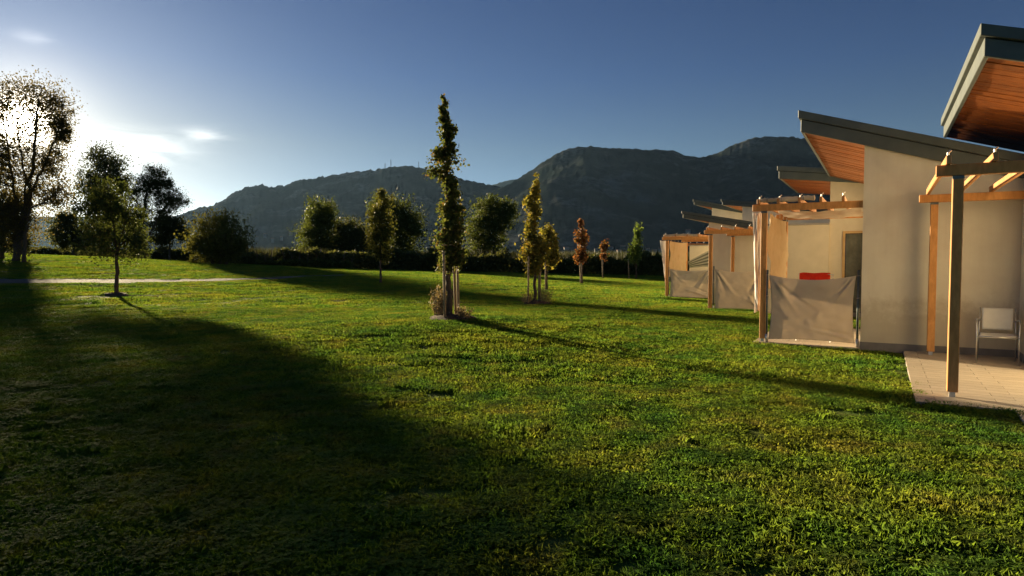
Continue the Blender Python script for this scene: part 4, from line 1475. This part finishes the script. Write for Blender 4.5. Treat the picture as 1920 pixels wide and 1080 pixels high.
def keep_mask(X, Y, m=0.0):
    bad = inside_poly_uv(X, Y, O1, -1.60 + m, 8, -.84 + m, 4) | inside_poly_uv(X, Y, O1, -.70, 8, -5, -.84) | inside_poly_uv(X, Y, O2, -1.86 + m, 8, .02 + m, 3.7) | inside_poly_uv(X, Y, O2, -.0, 8, -.02, 12) | inside_poly_uv(X, Y, O3, 0, 8, 0, 5)
    bad |= inside_poly_uv(X, Y, (P3.x, P3.y), -.2, 6, -.1, 2.3) | inside_poly_uv(X, Y, (P4.x, P4.y), -.2, 6, -.1, 3.6) | inside_poly_uv(X, Y, OC, 0, 6, 0, 4)
    px = 960 + F * X / np.maximum(Y, .1)
    n, f = path_y(px)
    bad |= (Y > n + .05) & (Y < f - .05) & (px < 700)
    for qx, qY, qr in ((846, 15.4, .5), (1004, 24.4, .42), (218, 25.4, .42)):
        gx = (qx - 960) / F * qY
        bad |= (X - gx) ** 2 + (Y - qY) ** 2 < qr ** 2
    return ~bad


def grass_zone(name, label, y0, y1, patches, per_m2, seed, zmin=.75, zmax=1.25, side=.92, bare=0.0):
    rng = np.random.default_rng(seed)
    g = 1.0 / math.sqrt(per_m2)
    xs, ys = np.meshgrid(np.arange(-side * y1, side * y1, g), np.arange(y0, y1, g))
    X = xs.ravel() + rng.uniform(-.42, .42, xs.size) * g
    Y = ys.ravel() + rng.uniform(-.42, .42, xs.size) * g
    q = np.abs(X) < side * np.maximum(Y, 2.5)
    X, Y = X[q], Y[q]
    n = len(X)
    k = keep_mask(X, Y, .06 if y0 < 5 else -.16)
    if bare:
        s = fbm(X * .9 + 3, Y * .9, 77, 3)
        k &= ~((s > .30) & (rng.uniform(size=n) < bare))
    X, Y = X[k], Y[k]
    n = len(X)
    v = np.stack([X, Y, ground_z(X, Y)], -1)
    me = bpy.data.meshes.new(name)
    me.from_pydata(v.tolist(), [], [])
    big = fbm(X * .5, Y * .5, 41, 3)
    sc = rng.uniform(zmin, zmax, n) * (1 + .55 * np.clip(big, -.5, .6))
    uu, vv = (X - O1[0]) * UX + (Y - O1[1]) * UY, (X - O1[0]) * VX + (Y - O1[1]) * VY
    edge = ((np.abs(uu + 1.62) < .16) & (vv > -1.0) & (vv < 4)) | ((np.abs(vv + .86) < .16) & (uu > -1.7) & (uu < -.6))
    sc = np.where(edge & (y0 < 5), sc * 1.6, sc)
    for nm, ty, dat in (('rot', 'FLOAT', rng.uniform(0, 6.28, n)), ('scl', 'FLOAT', sc), ('idx', 'INT', np.where(rng.uniform(size=n) < .03, len(patches) - 1, rng.integers(0, max(1, len(patches) - 1), n)))):
        at_ = me.attributes.new(nm, ty, 'POINT')
        at_.data.foreach_set('value', dat.astype(np.int32 if ty == 'INT' else np.float32))
    o = link(name, me, M['grass'])
    tag(o, label, 'grass', kind='stuff')
    c = bpy.data.collections.new(name + '_patches')
    for q, pm in enumerate(patches):
        po = bpy.data.objects.new('grass_patch_%d' % q, pm)
        c.objects.link(po)
    ng = bpy.data.node_groups.new(name, 'GeometryNodeTree')
    ng.interface.new_socket('Geometry', in_out='INPUT', socket_type='NodeSocketGeometry')
    ng.interface.new_socket('Geometry', in_out='OUTPUT', socket_type='NodeSocketGeometry')
    N = ng.nodes
    gi, go = N.new('NodeGroupInput'), N.new('NodeGroupOutput')
    ip = N.new('GeometryNodeInstanceOnPoints')
    ci = N.new('GeometryNodeCollectionInfo')
    ci.inputs['Collection'].default_value = c
    ci.inputs['Separate Children'].default_value = True
    ci.inputs['Reset Children'].default_value = True

    def attr(nm, ty):
        a = N.new('GeometryNodeInputNamedAttribute')
        a.data_type = ty
        a.inputs['Name'].default_value = nm
        return a.outputs['Attribute']
    cx = N.new('ShaderNodeCombineXYZ')
    ng.links.new(attr('rot', 'FLOAT'), cx.inputs[2])
    cs = N.new('ShaderNodeCombineXYZ')
    cs.inputs[0].default_value = 1
    cs.inputs[1].default_value = 1
    ng.links.new(attr('scl', 'FLOAT'), cs.inputs[2])
    ng.links.new(gi.outputs[0], ip.inputs['Points'])
    ng.links.new(ci.outputs[0], ip.inputs['Instance'])
    ip.inputs['Pick Instance'].default_value = True
    ng.links.new(attr('idx', 'INT'), ip.inputs['Instance Index'])
    ng.links.new(cx.outputs[0], ip.inputs['Rotation'])
    ng.links.new(cs.outputs[0], ip.inputs['Scale'])
    ng.links.new(ip.outputs[0], go.inputs[0])
    md = o.modifiers.new('scatter', 'NODES')
    md.node_group = ng
    return o


pa = [patch_mesh('patch_a%d' % k, .30, 330, .050, .0042, 400 + k, (.25, .05, .6, .1)[k]) for k in range(4)]
pb = [patch_mesh('patch_b%d' % k, .55, 460, .052, .0062, 420 + k, (.15, .0, .4)[k]) for k in range(3)]
pc = [patch_mesh('patch_c%d' % k, 1.1, 620, .055, .012, 440 + k) for k in range(3)]
pa.append(patch_mesh('patch_a4', .14, 40, .085, .0045, 409))
pb.append(patch_mesh('patch_b3', .55, 380, .068, .0060, 429))
grass_zone('near_grass', 'fine grass blades and clover in the foreground', 1.2, 8.5, pa, 24, 500, bare=.3, side=1.2)
grass_zone('middle_grass', 'mown grass over the middle of the lawn', 8.5, 22, pb, 7.5, 501, bare=.25, side=1.05)
grass_zone('distant_grass', 'mown grass over the far lawn and bank', 22, 66, pc, 1.7, 502)

# ------------------------------------------------------------------ haze
HAZE = 1.15e-5
if HAZE > 0:
    hm, n, out = new_mat('haze_air')
    pv = n.nodes.new('ShaderNodeVolumePrincipled')
    pv.inputs['Color'].default_value = (0.36, 0.62, 1.0, 1)
    pv.inputs['Density'].default_value = HAZE
    pv.inputs['Anisotropy'].default_value = 0.35
    n.links.new(pv.outputs[0], out.inputs['Volume'])
    hz = MB().box(-10500, 10500, -9600, 11500, -8, 760).build('haze', hm)
    tag(hz, 'thin evening haze over the valley', 'haze', kind='stuff')
